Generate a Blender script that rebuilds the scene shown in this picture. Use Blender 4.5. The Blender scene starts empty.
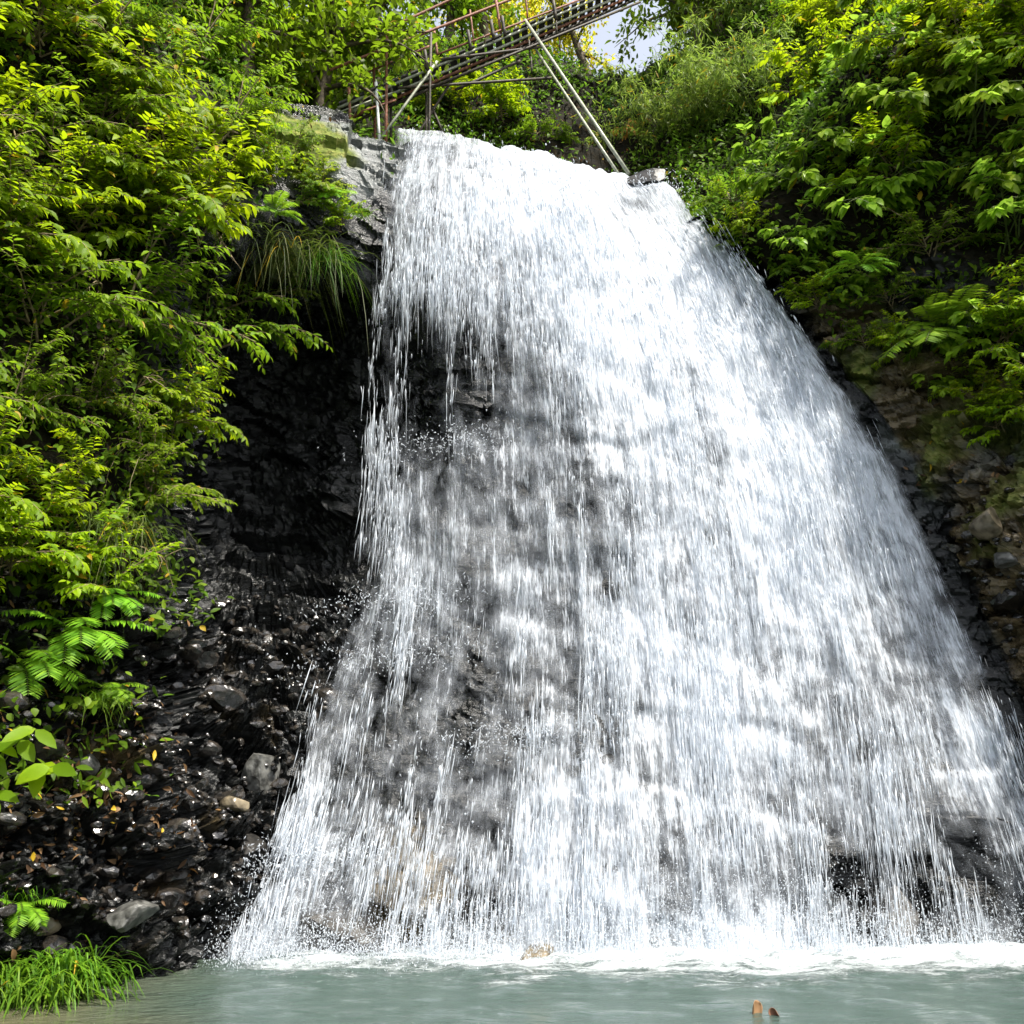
import bpy, math, random
import numpy as np
from mathutils import Vector, Matrix
from mathutils.bvhtree import BVHTree

R = math.radians
rng = np.random.default_rng(7)
random.seed(7)
scene = bpy.context.scene
COL = scene.collection

# ------------------------------------------------------------------ camera
CAM_H, PITCH, F = 1.6, R(15.1), 983.0
cp, sp = math.cos(PITCH), math.sin(PITCH)
cd = bpy.data.cameras.new('camera')
cam = bpy.data.objects.new('camera', cd)
COL.objects.link(cam)
cam.location = (0, 0, CAM_H)
cam.rotation_euler = (math.pi / 2 + PITCH, 0, 0)
cd.sensor_width = 36.0
cd.lens = 36.0 * F / 1024.0
cd.clip_start = 0.05
cd.clip_end = 800.0
scene.camera = cam


def at(px, py, Y):
    """world point seen at a photo position, Y metres into the scene"""
    x, y = (px - 512) / F, (512 - py) / F
    dy, dz = cp - y * sp, sp + y * cp
    t = Y / dy
    return np.array([x * t, Y, CAM_H + dz * t])


def at_level(px, Y, Z=0.0):
    d = Y * cp + (Z - CAM_H) * sp
    return np.array([(px - 512) / F * d, Y, Z])


# ------------------------------------------------------------------ numpy noise
def _h(ix, iy, iz, salt):
    h = (ix.astype(np.uint32) * np.uint32(374761393) + iy.astype(np.uint32) * np.uint32(668265263)
         + iz.astype(np.uint32) * np.uint32(2246822519) + np.uint32(salt * 3266489917 & 0xffffffff))
    h ^= h >> np.uint32(15); h *= np.uint32(2246822519)
    h ^= h >> np.uint32(13); h *= np.uint32(3266489917)
    h ^= h >> np.uint32(16)
    return h.astype(np.float64) / 4294967295.0


def vnoise(P, size, salt=1):
    """smooth value noise in -1..1"""
    Q = np.asarray(P, float) / size
    I = np.floor(Q).astype(np.int64)
    f = Q - I
    f = f * f * f * (f * (f * 6 - 15) + 10)
    out = 0
    for dx in (0, 1):
        for dy in (0, 1):
            for dz in (0, 1):
                w = (f[:, 0] if dx else 1 - f[:, 0]) * (f[:, 1] if dy else 1 - f[:, 1]) * (f[:, 2] if dz else 1 - f[:, 2])
                out = out + w * _h(I[:, 0] + dx, I[:, 1] + dy, I[:, 2] + dz, salt)
    return out * 2 - 1


def fbm(P, size, oct=4, salt=1):
    o, a, s = 0, 1.0, 0.0
    for k in range(oct):
        o = o + a * vnoise(P, size / 2 ** k, salt + k)
        s += a
        a *= 0.5
    return o / s


def facets(P, size, salt=1, tilt=0.5):
    """broken-rock relief: every cell is a randomly raised and tilted plate"""
    Q = np.asarray(P, float) / size
    I = np.floor(Q).astype(np.int64)
    best = np.full(len(Q), 1e9)
    val = np.zeros(len(Q))
    for dx in (-1, 0, 1):
        for dy in (-1, 0, 1):
            for dz in (-1, 0, 1):
                a, b, c = I[:, 0] + dx, I[:, 1] + dy, I[:, 2] + dz
                S = np.stack([a + _h(a, b, c, salt), b + _h(a, b, c, salt + 1), c + _h(a, b, c, salt + 2)], 1)
                D = Q - S
                d2 = (D ** 2).sum(1)
                T = np.stack([_h(a, b, c, salt + 4), _h(a, b, c, salt + 5), _h(a, b, c, salt + 6)], 1) - 0.5
                v = (_h(a, b, c, salt + 3) - 0.5) + (T * D).sum(1) * 2 * tilt
                m = d2 < best
                best = np.where(m, d2, best)
                val = np.where(m, v, val)
    return val


def sstep(a, b, x):
    t = np.clip((x - a) / (b - a), 0, 1)
    return t * t * (3 - 2 * t)


# ------------------------------------------------------------------ mesh builder
class MB:
    def __init__(self):
        self.v, self.f, self.n = [], [], 0

    def add(self, verts, faces):
        """verts (N,3); faces (M,k) array"""
        verts = np.asarray(verts, float).reshape(-1, 3)
        if not isinstance(faces, list):
            faces = [faces]
        for f in faces:
            f = np.asarray(f, np.int64)
            if len(f):
                self.f.append(f + self.n)
        self.v.append(verts)
        self.n += len(verts)
        return self

    def mesh(self, name, smooth=True):
        me = bpy.data.meshes.new(name)
        V = np.concatenate(self.v)
        me.vertices.add(len(V))
        me.vertices.foreach_set('co', V.astype(np.float32).ravel())
        loops = np.concatenate([f.ravel() for f in self.f])
        tot = np.concatenate([np.full(len(f), f.shape[1]) for f in self.f])
        st = np.concatenate([[0], np.cumsum(tot)[:-1]])
        me.loops.add(len(loops))
        me.loops.foreach_set('vertex_index', loops.astype(np.int32))
        me.polygons.add(len(tot))
        me.polygons.foreach_set('loop_start', st.astype(np.int32))
        me.update(calc_edges=True)
        me.validate()
        me.polygons.foreach_set('use_smooth', np.full(len(me.polygons), smooth))
        return me

    def build(self, name, mat, parent=None, smooth=True):
        me = self.mesh(name, smooth)
        me.materials.append(mat)
        o = bpy.data.objects.new(name, me)
        COL.objects.link(o)
        if parent is not None:
            o.parent = parent
        return o


def norm(a):
    a = np.asarray(a, float)
    return a / np.maximum(np.linalg.norm(a, axis=-1, keepdims=True), 1e-9)


def grid_faces(nr, nc):
    i = np.arange(nr - 1)[:, None] * nc + np.arange(nc - 1)[None, :]
    i = i.ravel()
    return np.stack([i, i + 1, i + nc + 1, i + nc], 1)


def tube(mb, pts, rad, sides=6, caps=True):
    pts = np.asarray(pts, float)
    n = len(pts)
    rad = np.broadcast_to(np.asarray(rad, float), (n,))
    T = norm(np.gradient(pts, axis=0))
    ref = np.array([0, 0, 1.0]) if abs(T[0][2]) < 0.9 else np.array([1.0, 0, 0])
    A = norm(np.cross(T, ref)); B = np.cross(T, A)
    an = np.arange(sides) / sides * 2 * math.pi
    V = pts[:, None, :] + rad[:, None, None] * (np.cos(an)[None, :, None] * A[:, None, :] + np.sin(an)[None, :, None] * B[:, None, :])
    i = np.arange(n - 1)[:, None] * sides; j = np.arange(sides)[None, :]; k = (j + 1) % sides
    Fq = np.stack([(i + j).ravel(), (i + k).ravel(), (i + sides + k).ravel(), (i + sides + j).ravel()], 1)
    fs = [Fq]
    if caps:
        fs += [np.arange(sides)[None, ::-1], (n - 1) * sides + np.arange(sides)[None, :]]
    mb.add(V.reshape(-1, 3), fs)


LEAF_FACES_T = np.array([[0, 2, 1], [0, 3, 2], [7, 8, 10], [8, 9, 10]])
LEAF_FACES_Q = np.array([[1, 2, 5, 4], [2, 3, 6, 5], [4, 5, 8, 7], [5, 6, 9, 8]])


def leaves(mb, pos, d, up, L, W, droop=0.25, fold=0.25, prof=(0.72, 1.0, 0.62)):
    pos = np.asarray(pos, float).reshape(-1, 3)
    N = len(pos)
    if N == 0:
        return
    d = norm(d)
    side = norm(np.cross(d, up)); nr = np.cross(side, d)
    L = np.broadcast_to(L, (N,)); W = np.broadcast_to(W, (N,)); droop = np.broadcast_to(droop, (N,))
    V = np.zeros((N, 11, 3))

    def mid(s):
        return pos + d * (L * s)[:, None] - nr * (droop * L * s * s)[:, None]
    V[:, 0] = pos
    for k, (s, w) in enumerate(zip((0.2, 0.46, 0.76), prof)):
        m = mid(s)
        off = side * (W * w / 2)[:, None]
        lift = nr * (fold * W * w / 2)[:, None]
        V[:, 1 + 3 * k] = m - off + lift
        V[:, 2 + 3 * k] = m
        V[:, 3 + 3 * k] = m + off + lift
    V[:, 10] = mid(1.0)
    b = (np.arange(N) * 11)[:, None, None]
    mb.add(V.reshape(-1, 3), [(LEAF_FACES_T[None] + b).reshape(-1, 3), (LEAF_FACES_Q[None] + b).reshape(-1, 4)])


def blades(mb, pos, d, L, W, sag, stations=6):
    """arching grass blades"""
    N = len(pos)
    d = norm(d)
    side = norm(np.cross(d, np.array([0, 0, 1.0]) + 0.01))
    s = np.linspace(0, 1, stations)
    m = pos[:, None] + d[:, None] * (L[:, None] * s)[..., None]
    m[..., 2] -= (sag * L)[:, None] * s ** 2.2
    w = np.sin((0.12 + 0.88 * (1 - s)) * math.pi / 2)
    w[-1] = 0.04
    off = side[:, None] * (W[:, None] * w / 2)[..., None]
    V = np.stack([m - off, m + off], 2).reshape(-1, 3)
    i = np.arange(stations - 1) * 2
    q = np.stack([i, i + 1, i + 3, i + 2], 1)
    mb.add(V, (q[None] + (np.arange(N) * stations * 2)[:, None, None]).reshape(-1, 4))


# ------------------------------------------------------------------ materials
def new_mat(name):
    m = bpy.data.materials.new(name)
    m.use_nodes = True
    nt = m.node_tree
    nt.nodes.clear()
    return m, nt, nt.nodes, nt.links


def N(nt, typ, **kw):
    n = nt.nodes.new(typ)
    for k, v in kw.items():
        if k.startswith('i_'):
            n.inputs[k[2:].replace('_', ' ')].default_value = v
        else:
            setattr(n, k, v)
    return n


def ramp(nt, fac, stops):
    r = nt.nodes.new('ShaderNodeValToRGB')
    el = r.color_ramp.elements
    while len(el) < len(stops):
        el.new(0.5)
    for e, (p, c) in zip(el, stops):
        e.position = p
        e.color = (c[0], c[1], c[2], 1) if not isinstance(c, (int, float)) else (c, c, c, 1)
    nt.links.new(fac, r.inputs[0])
    return r.outputs[0]


def math_n(nt, op, a, b=None, c=None, clamp=False):
    n = nt.nodes.new('ShaderNodeMath')
    n.operation = op
    n.use_clamp = clamp
    for k, x in enumerate((a, b, c)):
        if x is None:
            continue
        if isinstance(x, (int, float)):
            n.inputs[k].default_value = x
        else:
            nt.links.new(x, n.inputs[k])
    return n.outputs[0]


def mixc(nt, fac, a, b):
    n = nt.nodes.new('ShaderNodeMix')
    n.data_type = 'RGBA'
    for k, x in ((0, fac), (6, a), (7, b)):
        if isinstance(x, tuple):
            n.inputs[k].default_value = (x[0], x[1], x[2], 1)
        elif isinstance(x, (int, float)):
            n.inputs[k].default_value = x
        else:
            nt.links.new(x, n.inputs[k])
    return n.outputs[2]


def leaf_mat(name, cols, trans=(0.22, 0.42, 0.03), tw=0.45, rough=0.5, yellow=0.03, ycol=(0.45, 0.30, 0.02)):
    m, nt, nodes, L = new_mat(name)
    geo = N(nt, 'ShaderNodeNewGeometry')
    oi = N(nt, 'ShaderNodeObjectInfo')
    rnd = geo.outputs['Random Per Island']
    c = ramp(nt, rnd, [(i / (len(cols) - 1), c) for i, c in enumerate(cols)])
    # whole plants differ a little
    hs = N(nt, 'ShaderNodeHueSaturation')
    L.new(math_n(nt, 'MULTIPLY_ADD', oi.outputs['Random'], 0.035, 0.482), hs.inputs['Hue'])
    L.new(math_n(nt, 'MULTIPLY_ADD', oi.outputs['Random'], 0.5, 0.75), hs.inputs['Value'])
    L.new(c, hs.inputs['Color'])
    y = math_n(nt, 'GREATER_THAN', math_n(nt, 'FRACT', math_n(nt, 'MULTIPLY', rnd, 37.7)), 1 - yellow)
    col = mixc(nt, y, hs.outputs[0], ycol)
    tx = N(nt, 'ShaderNodeTexCoord')
    nz = N(nt, 'ShaderNodeTexNoise', i_Scale=60.0, i_Detail=2.0)
    L.new(tx.outputs['Object'], nz.inputs['Vector'])
    col = mixc(nt, math_n(nt, 'MULTIPLY', nz.outputs[0], 0.35), col, tuple(0.5 * x for x in cols[0]))
    p = N(nt, 'ShaderNodeBsdfPrincipled', i_Roughness=rough)
    p.inputs['Specular IOR Level'].default_value = 0.16
    L.new(col, p.inputs['Base Color'])
    t = N(nt, 'ShaderNodeBsdfTranslucent')
    tcol = mixc(nt, 0.6, col, trans)
    L.new(mixc(nt, y, tcol, ycol), t.inputs['Color'])
    mx = N(nt, 'ShaderNodeMixShader')
    mx.inputs[0].default_value = tw
    L.new(p.outputs[0], mx.inputs[1]); L.new(t.outputs[0], mx.inputs[2])
    o = N(nt, 'ShaderNodeOutputMaterial')
    L.new(mx.outputs[0], o.inputs[0])
    return m


def simple_mat(name, c1, c2, scale=8.0, rough=0.7, bump=0.3, metallic=0.0, detail=5.0, spec=0.4):
    m, nt, nodes, L = new_mat(name)
    tx = N(nt, 'ShaderNodeTexCoord')
    nz = N(nt, 'ShaderNodeTexNoise', i_Scale=scale, i_Detail=detail)
    L.new(tx.outputs['Object'], nz.inputs['Vector'])
    c = ramp(nt, nz.outputs[0], [(0.35, c1), (0.65, c2)])
    p = N(nt, 'ShaderNodeBsdfPrincipled', i_Roughness=rough, i_Metallic=metallic)
    p.inputs['Specular IOR Level'].default_value = spec
    L.new(c, p.inputs['Base Color'])
    b = N(nt, 'ShaderNodeBump', i_Strength=bump, i_Distance=0.02)
    L.new(nz.outputs[0], b.inputs['Height']); L.new(b.outputs[0], p.inputs['Normal'])
    o = N(nt, 'ShaderNodeOutputMaterial')
    L.new(p.outputs[0], o.inputs[0])
    return m


def rock_mat():
    m, nt, nodes, L = new_mat('cliff_rock')
    tx = N(nt, 'ShaderNodeTexCoord')
    geo = N(nt, 'ShaderNodeNewGeometry')
    n1 = N(nt, 'ShaderNodeTexNoise', i_Scale=1.3, i_Detail=8.0, i_Roughness=0.62)
    n2 = N(nt, 'ShaderNodeTexNoise', i_Scale=9.0, i_Detail=6.0, i_Roughness=0.6)
    n3 = N(nt, 'ShaderNodeTexNoise', i_Scale=0.5, i_Detail=3.0)
    mp = N(nt, 'ShaderNodeMapping')
    mp.inputs['Rotation'].default_value = (R(12), R(-20), 0)
    mp.inputs['Scale'].default_value = (1.0, 1.0, 4.5)
    L.new(tx.outputs['Object'], mp.inputs[0])
    n4 = N(nt, 'ShaderNodeTexNoise', i_Scale=2.2, i_Detail=7.0, i_Roughness=0.65)
    L.new(mp.outputs[0], n4.inputs['Vector'])
    for n in (n1, n2, n3):
        L.new(tx.outputs['Object'], n.inputs['Vector'])

    def attr(nm):
        a = N(nt, 'ShaderNodeAttribute', attribute_name=nm)
        return a.outputs['Fac']
    soil, moss, tan, grey = attr('soil'), attr('moss'), attr('tan'), attr('grey')
    rock = ramp(nt, n4.outputs[0], [(0.25, (0.0022, 0.0025, 0.003)), (0.5, (0.006, 0.0066, 0.0075)), (0.75, (0.020, 0.021, 0.023))])
    gcol = ramp(nt, n4.outputs[0], [(0.3, (0.05, 0.055, 0.055)), (0.5, (0.10, 0.108, 0.105)), (0.72, (0.21, 0.225, 0.225))])
    tcol = ramp(nt, n4.outputs[0], [(0.28, (0.02, 0.017, 0.012)), (0.5, (0.075, 0.055, 0.027)), (0.75, (0.22, 0.165, 0.09))])
    scol = ramp(nt, n2.outputs[0], [(0.3, (0.003, 0.003, 0.0015)), (0.55, (0.010, 0.008, 0.004)), (0.75, (0.032, 0.022, 0.010))])
    mcol = ramp(nt, n2.outputs[0], [(0.3, (0.03, 0.05, 0.008)), (0.5, (0.11, 0.14, 0.02)), (0.72, (0.24, 0.22, 0.07))])

    def soft(a, wob):
        return math_n(nt, 'SMOOTH_MAX', math_n(nt, 'MULTIPLY_ADD', math_n(nt, 'ADD', a, math_n(nt, 'MULTIPLY_ADD', n1.outputs[0], wob, -wob / 2)), 3.0, -1.0, clamp=True), 0.0, 0.05, clamp=True)
    c = mixc(nt, soft(grey, 1.0), rock, gcol)
    c = mixc(nt, soft(tan, 1.3), c, tcol)
    sf = soft(soil, 0.8)
    c = mixc(nt, sf, c, scol)
    mf = soft(moss, 1.1)
    c = mixc(nt, mf, c, mcol)
    p = N(nt, 'ShaderNodeBsdfPrincipled')
    L.new(c, p.inputs['Base Color'])
    dry = math_n(nt, 'MAXIMUM', sf, math_n(nt, 'MULTIPLY', mf, 0.9), clamp=True)
    wetr = math_n(nt, 'MULTIPLY_ADD', n2.outputs[0], 0.42, 0.02)
    L.new(math_n(nt, 'MULTIPLY_ADD', dry, 0.6, wetr, clamp=True), p.inputs['Roughness'])
    L.new(math_n(nt, 'MULTIPLY_ADD', dry, -0.32, 0.45, clamp=True), p.inputs['Specular IOR Level'])
    b1 = N(nt, 'ShaderNodeBump', i_Strength=0.55, i_Distance=0.12)
    L.new(n4.outputs[0], b1.inputs['Height'])
    b2 = N(nt, 'ShaderNodeBump', i_Strength=0.5, i_Distance=0.03)
    L.new(n2.outputs[0], b2.inputs['Height']); L.new(b1.outputs[0], b2.inputs['Normal'])
    L.new(b2.outputs[0], p.inputs['Normal'])
    o = N(nt, 'ShaderNodeOutputMaterial')
    L.new(p.outputs[0], o.inputs[0])
    return m


def white_water(nt, L, vary=None):
    """foamy water: scatters white, slightly glossy, lets light through"""
    d = N(nt, 'ShaderNodeBsdfPrincipled', i_Roughness=0.35)
    d.inputs['Base Color'].default_value = (0.76, 0.81, 0.88, 1)
    d.inputs['Specular IOR Level'].default_value = 0.3
    t = N(nt, 'ShaderNodeBsdfTranslucent')
    t.inputs['Color'].default_value = (0.86, 0.90, 0.94, 1)
    mx = N(nt, 'ShaderNodeMixShader')
    mx.inputs[0].default_value = 0.38
    L.new(d.outputs[0], mx.inputs[1]); L.new(t.outputs[0], mx.inputs[2])
    return d, mx.outputs[0]


def strand_mat():
    m, nt, nodes, L = new_mat('falling_water')
    d, s = white_water(nt, L)
    geo = N(nt, 'ShaderNodeNewGeometry')
    tr = N(nt, 'ShaderNodeBsdfTransparent')
    mx = N(nt, 'ShaderNodeMixShader')
    L.new(math_n(nt, 'MULTIPLY_ADD', geo.outputs['Random Per Island'], .6, .2), mx.inputs[0])
    L.new(tr.outputs[0], mx.inputs[1]); L.new(s, mx.inputs[2])
    o = N(nt, 'ShaderNodeOutputMaterial')
    L.new(mx.outputs[0], o.inputs[0])
    return m


def sheet_mat():
    m, nt, nodes, L = new_mat('water_veil')
    uv = N(nt, 'ShaderNodeUVMap', uv_map='flow')
    a = N(nt, 'ShaderNodeAttribute', attribute_name='cover')

    def streak(su, sv, detail, off):
        mp = N(nt, 'ShaderNodeMapping')
        mp.inputs['Scale'].default_value = (su, sv, 1)
        mp.inputs['Location'].default_value = (off, off * 1.7, 0)
        L.new(uv.outputs[0], mp.inputs[0])
        n = N(nt, 'ShaderNodeTexNoise', i_Scale=1.0, i_Detail=detail, i_Roughness=0.6, i_Distortion=0.15)
        L.new(mp.outputs[0], n.inputs['Vector'])
        return n.outputs[0]
    cov = a.outputs['Fac']
    s1 = streak(20, 0.9, 4, 0)       # long strings of water
    s2 = streak(42, 3.6, 4, 13)      # short streaks
    s3 = streak(2.2, 0.55, 3, 5)     # broad surges
    s4 = streak(6.0, 3.5, 5, 31)     # splashes and torn patches
    s5 = streak(95, 9.0, 2, 47)      # finest threads
    surge = math_n(nt, 'ADD', math_n(nt, 'MULTIPLY_ADD', s3, 1.1, -0.55), math_n(nt, 'MULTIPLY_ADD', s4, 0.9, -0.45))
    # thin grey veil clinging to the rock
    veil = math_n(nt, 'ADD', math_n(nt, 'MULTIPLY_ADD', cov, 0.54, -0.06), math_n(nt, 'MULTIPLY', surge, 0.75), clamp=True)
    s = math_n(nt, 'ADD', math_n(nt, 'MULTIPLY', s1, 0.40), math_n(nt, 'MULTIPLY', s2, 0.36))
    s = math_n(nt, 'ADD', s, math_n(nt, 'MULTIPLY', s5, 0.24))
    x = math_n(nt, 'ADD', s, math_n(nt, 'MULTIPLY_ADD', cov, 0.25, -0.665))
    x = math_n(nt, 'ADD', x, math_n(nt, 'MULTIPLY', surge, 0.22))
    st = math_n(nt, 'MULTIPLY_ADD', x, 9.5, 0.36, clamp=True)
    al = math_n(nt, 'SUBTRACT', 1.0, math_n(nt, 'MULTIPLY', math_n(nt, 'SUBTRACT', 1.0, veil), math_n(nt, 'SUBTRACT', 1.0, st)))
    al = math_n(nt, 'MULTIPLY', al, math_n(nt, 'MULTIPLY', cov, 6.0, clamp=True), clamp=True)
    d, w = white_water(nt, L)
    b = N(nt, 'ShaderNodeBump', i_Strength=1.0, i_Distance=0.09)
    L.new(s, b.inputs['Height']); L.new(b.outputs[0], d.inputs['Normal'])
    tr = N(nt, 'ShaderNodeBsdfTransparent')
    mx = N(nt, 'ShaderNodeMixShader')
    L.new(al, mx.inputs[0]); L.new(tr.outputs[0], mx.inputs[1]); L.new(w, mx.inputs[2])
    o = N(nt, 'ShaderNodeOutputMaterial')
    L.new(mx.outputs[0], o.inputs[0])
    return m


def pool_mat():
    m, nt, nodes, L = new_mat('pool_water')
    tx = N(nt, 'ShaderNodeTexCoord')
    a = N(nt, 'ShaderNodeAttribute', attribute_name='foam').outputs['Fac']
    sh = N(nt, 'ShaderNodeAttribute', attribute_name='shallow').outputs['Fac']
    mp = N(nt, 'ShaderNodeMapping')
    mp.inputs['Scale'].default_value = (1.0, 1.9, 1.0)
    L.new(tx.outputs['Object'], mp.inputs[0])
    n1 = N(nt, 'ShaderNodeTexNoise', i_Scale=2.6, i_Detail=7.0, i_Roughness=0.68, i_Distortion=0.6)
    n2 = N(nt, 'ShaderNodeTexNoise', i_Scale=7.0, i_Detail=5.0, i_Distortion=0.4)
    n3 = N(nt, 'ShaderNodeTexNoise', i_Scale=26.0, i_Detail=3.0)
    for n in (n1, n2, n3):
        L.new(mp.outputs[0], n.inputs['Vector'])
    f = math_n(nt, 'ADD', a, math_n(nt, 'MULTIPLY_ADD', n1.outputs[0], 2.3, -1.15))
    f = math_n(nt, 'ADD', f, math_n(nt, 'MULTIPLY_ADD', n3.outputs[0], 0.5, -0.25))
    f = math_n(nt, 'MULTIPLY_ADD', f, 1.9, -0.62, clamp=True)
    murk = mixc(nt, n2.outputs[0], (0.030, 0.054, 0.045), (0.048, 0.078, 0.065))
    brown = mixc(nt, n2.outputs[0], (0.06, 0.055, 0.03), (0.14, 0.125, 0.07))
    c = mixc(nt, sh, murk, brown)
    c = mixc(nt, f, c, mixc(nt, n3.outputs[0], (0.30, 0.37, 0.38), (0.74, 0.77, 0.79)))
    p = N(nt, 'ShaderNodeBsdfPrincipled')
    L.new(c, p.inputs['Base Color'])
    L.new(math_n(nt, 'MULTIPLY_ADD', f, 0.4, 0.07), p.inputs['Roughness'])
    p.inputs['IOR'].default_value = 1.33
    b1 = N(nt, 'ShaderNodeBump', i_Strength=0.8, i_Distance=0.06)
    L.new(n2.outputs[0], b1.inputs['Height'])
    b2 = N(nt, 'ShaderNodeBump', i_Strength=0.8, i_Distance=0.06)
    L.new(math_n(nt, 'ADD', n1.outputs[0], f), b2.inputs['Height']); L.new(b1.outputs[0], b2.inputs['Normal'])
    L.new(b2.outputs[0], p.inputs['Normal'])
    o = N(nt, 'ShaderNodeOutputMaterial')
    L.new(p.outputs[0], o.inputs[0])
    return m


M = {}
M['rock'] = rock_mat()
M['strand'] = strand_mat()
M['sheet'] = sheet_mat()
M['pool'] = pool_mat()
M['stone'] = simple_mat('wet_stone', (0.005, 0.0055, 0.006), (0.034, 0.028, 0.022), 11, 0.22, 0.9, spec=0.7)
M['dark_boulder'] = simple_mat('dark_boulder', (0.006, 0.006, 0.006), (0.035, 0.032, 0.028), 7, 0.5, 0.8, spec=0.35)
M['grey_stone'] = simple_mat('grey_stone', (0.02, 0.02, 0.018), (0.13, 0.13, 0.12), 12, 0.35, 0.6)
M['tan_stone'] = simple_mat('tan_stone', (0.05, 0.04, 0.025), (0.20, 0.165, 0.11), 9, 0.35, 0.5)
M['gravel'] = simple_mat('river_gravel', (0.05, 0.045, 0.035), (0.22, 0.2, 0.16), 14, 0.8, 0.6)
M['bark'] = simple_mat('bark', (0.035, 0.026, 0.015), (0.11, 0.085, 0.05), 14, 0.85, 0.6)
M['twig'] = simple_mat('dry_twig', (0.10, 0.075, 0.04), (0.26, 0.20, 0.11), 20, 0.8, 0.3)
M['green_stem'] = simple_mat('green_stem', (0.05, 0.08, 0.015), (0.12, 0.15, 0.03), 14, 0.6, 0.2)
M['rust_pipe'] = simple_mat('rusty_red_pipe', (0.10, 0.035, 0.02), (0.28, 0.12, 0.07), 22, 0.6, 0.2, spec=0.3)
M['dark_pipe'] = simple_mat('dark_pipe', (0.018, 0.015, 0.012), (0.07, 0.055, 0.035), 18, 0.6, 0.2, spec=0.3)
M['pale_pipe'] = simple_mat('galvanised_pipe', (0.17, 0.18, 0.13), (0.32, 0.33, 0.26), 16, 0.5, 0.1, metallic=0.2)
M['white_pipe'] = simple_mat('white_pipe', (0.55, 0.56, 0.55), (0.75, 0.76, 0.74), 12, 0.5, 0.1)
M['plank'] = simple_mat('weathered_plank', (0.012, 0.012, 0.011), (0.045, 0.042, 0.035), 12, 0.85, 0.4)
M['leaf_bright'] = leaf_mat('bright_leaf', [(0.085, 0.165, 0.003), (0.19, 0.30, 0.004), (0.30, 0.42, 0.006)], (0.50, 0.66, 0.01), 0.5, yellow=0.010)
M['leaf_mid'] = leaf_mat('mid_leaf', [(0.05, 0.10, 0.003), (0.12, 0.20, 0.005), (0.20, 0.29, 0.008)], (0.30, 0.50, 0.02), 0.48, yellow=0.012)
M['leaf_big'] = leaf_mat('large_leaf', [(0.11, 0.20, 0.008), (0.22, 0.34, 0.014), (0.34, 0.46, 0.04)], (0.36, 0.60, 0.06), 0.5, rough=0.38, yellow=0.008)
M['leaf_bamboo'] = leaf_mat('bamboo_leaf', [(0.08, 0.15, 0.018), (0.16, 0.26, 0.035), (0.27, 0.37, 0.07)], (0.38, 0.54, 0.07), 0.48, rough=0.45, yellow=0.03)
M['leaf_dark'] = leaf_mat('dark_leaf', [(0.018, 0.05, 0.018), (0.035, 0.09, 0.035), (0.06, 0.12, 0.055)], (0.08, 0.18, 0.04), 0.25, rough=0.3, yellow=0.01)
M['leaf_fern'] = leaf_mat('fern_leaf', [(0.08, 0.19, 0.010), (0.15, 0.31, 0.014), (0.23, 0.40, 0.02)], (0.38, 0.60, 0.03), 0.4, yellow=0.0)
M['leaf_ivy'] = leaf_mat('ground_leaf', [(0.025, 0.055, 0.003), (0.075, 0.13, 0.005), (0.16, 0.24, 0.010)], (0.16, 0.34, 0.03), 0.42, yellow=0.015)
M['leaf_orange'] = leaf_mat('withered_leaf', [(0.30, 0.12, 0.02), (0.50, 0.24, 0.05), (0.62, 0.36, 0.10)], (0.6, 0.3, 0.06), 0.35, yellow=0.0)
M['curled'] = leaf_mat('curled_dead_leaf', [(0.14, 0.07, 0.03), (0.30, 0.17, 0.09), (0.38, 0.24, 0.14)], (0.3, 0.15, 0.06), 0.15, yellow=0.0)
M['litter'] = leaf_mat('dead_leaf', [(0.03, 0.016, 0.008), (0.09, 0.05, 0.022), (0.26, 0.16, 0.07)], (0.25, 0.13, 0.03), 0.2, yellow=0.06)
M['dull_grass'] = leaf_mat('dull_grass_blade', [(0.03, 0.06, 0.01), (0.06, 0.10, 0.02), (0.13, 0.14, 0.04)], (0.15, 0.22, 0.03), 0.3, yellow=0.06)
M['grass'] = leaf_mat('grass_blade', [(0.035, 0.10, 0.006), (0.085, 0.20, 0.012), (0.17, 0.31, 0.02)], (0.25, 0.5, 0.02), 0.35, yellow=0.004)
M['leaf_sun_painted'] = leaf_mat('painted_sunlit_leaf', [(0.16, 0.24, 0.01), (0.28, 0.34, 0.015), (0.40, 0.38, 0.02)], (0.75, 0.70, 0.03), 0.6, yellow=0.12)  # yellow glow of sunlight put into the leaf colours of the far trees


def tag(o, label=None, cat=None, group=None, kind=None):
    for k, v in (('label', label), ('category', cat), ('group', group), ('kind', kind)):
        if v:
            o[k] = v
    return o


def empty(name, loc=(0, 0, 0), rz=0.0):
    o = bpy.data.objects.new(name, None)
    o.empty_display_size = 0.2
    COL.objects.link(o)
    o.location = loc
    o.rotation_euler = (0, 0, rz)
    return o


def copy_tree(o, parent=None):
    c = o.copy()
    COL.objects.link(c)
    if parent is not None:
        c.parent = parent
    for ch in list(o.children):
        copy_tree(ch, c)
    return c


# ------------------------------------------------------------------ cliff: control net
T = np.array([0, .08, .17, .27, .38, .5, .61, .71, .81, .9, 1.0])
ROWS = len(T)


def full(v):
    v = np.atleast_1d(np.asarray(v, float))
    if len(v) == ROWS:
        return v
    return np.interp(T, np.linspace(0, 1, len(v)), v)


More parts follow.
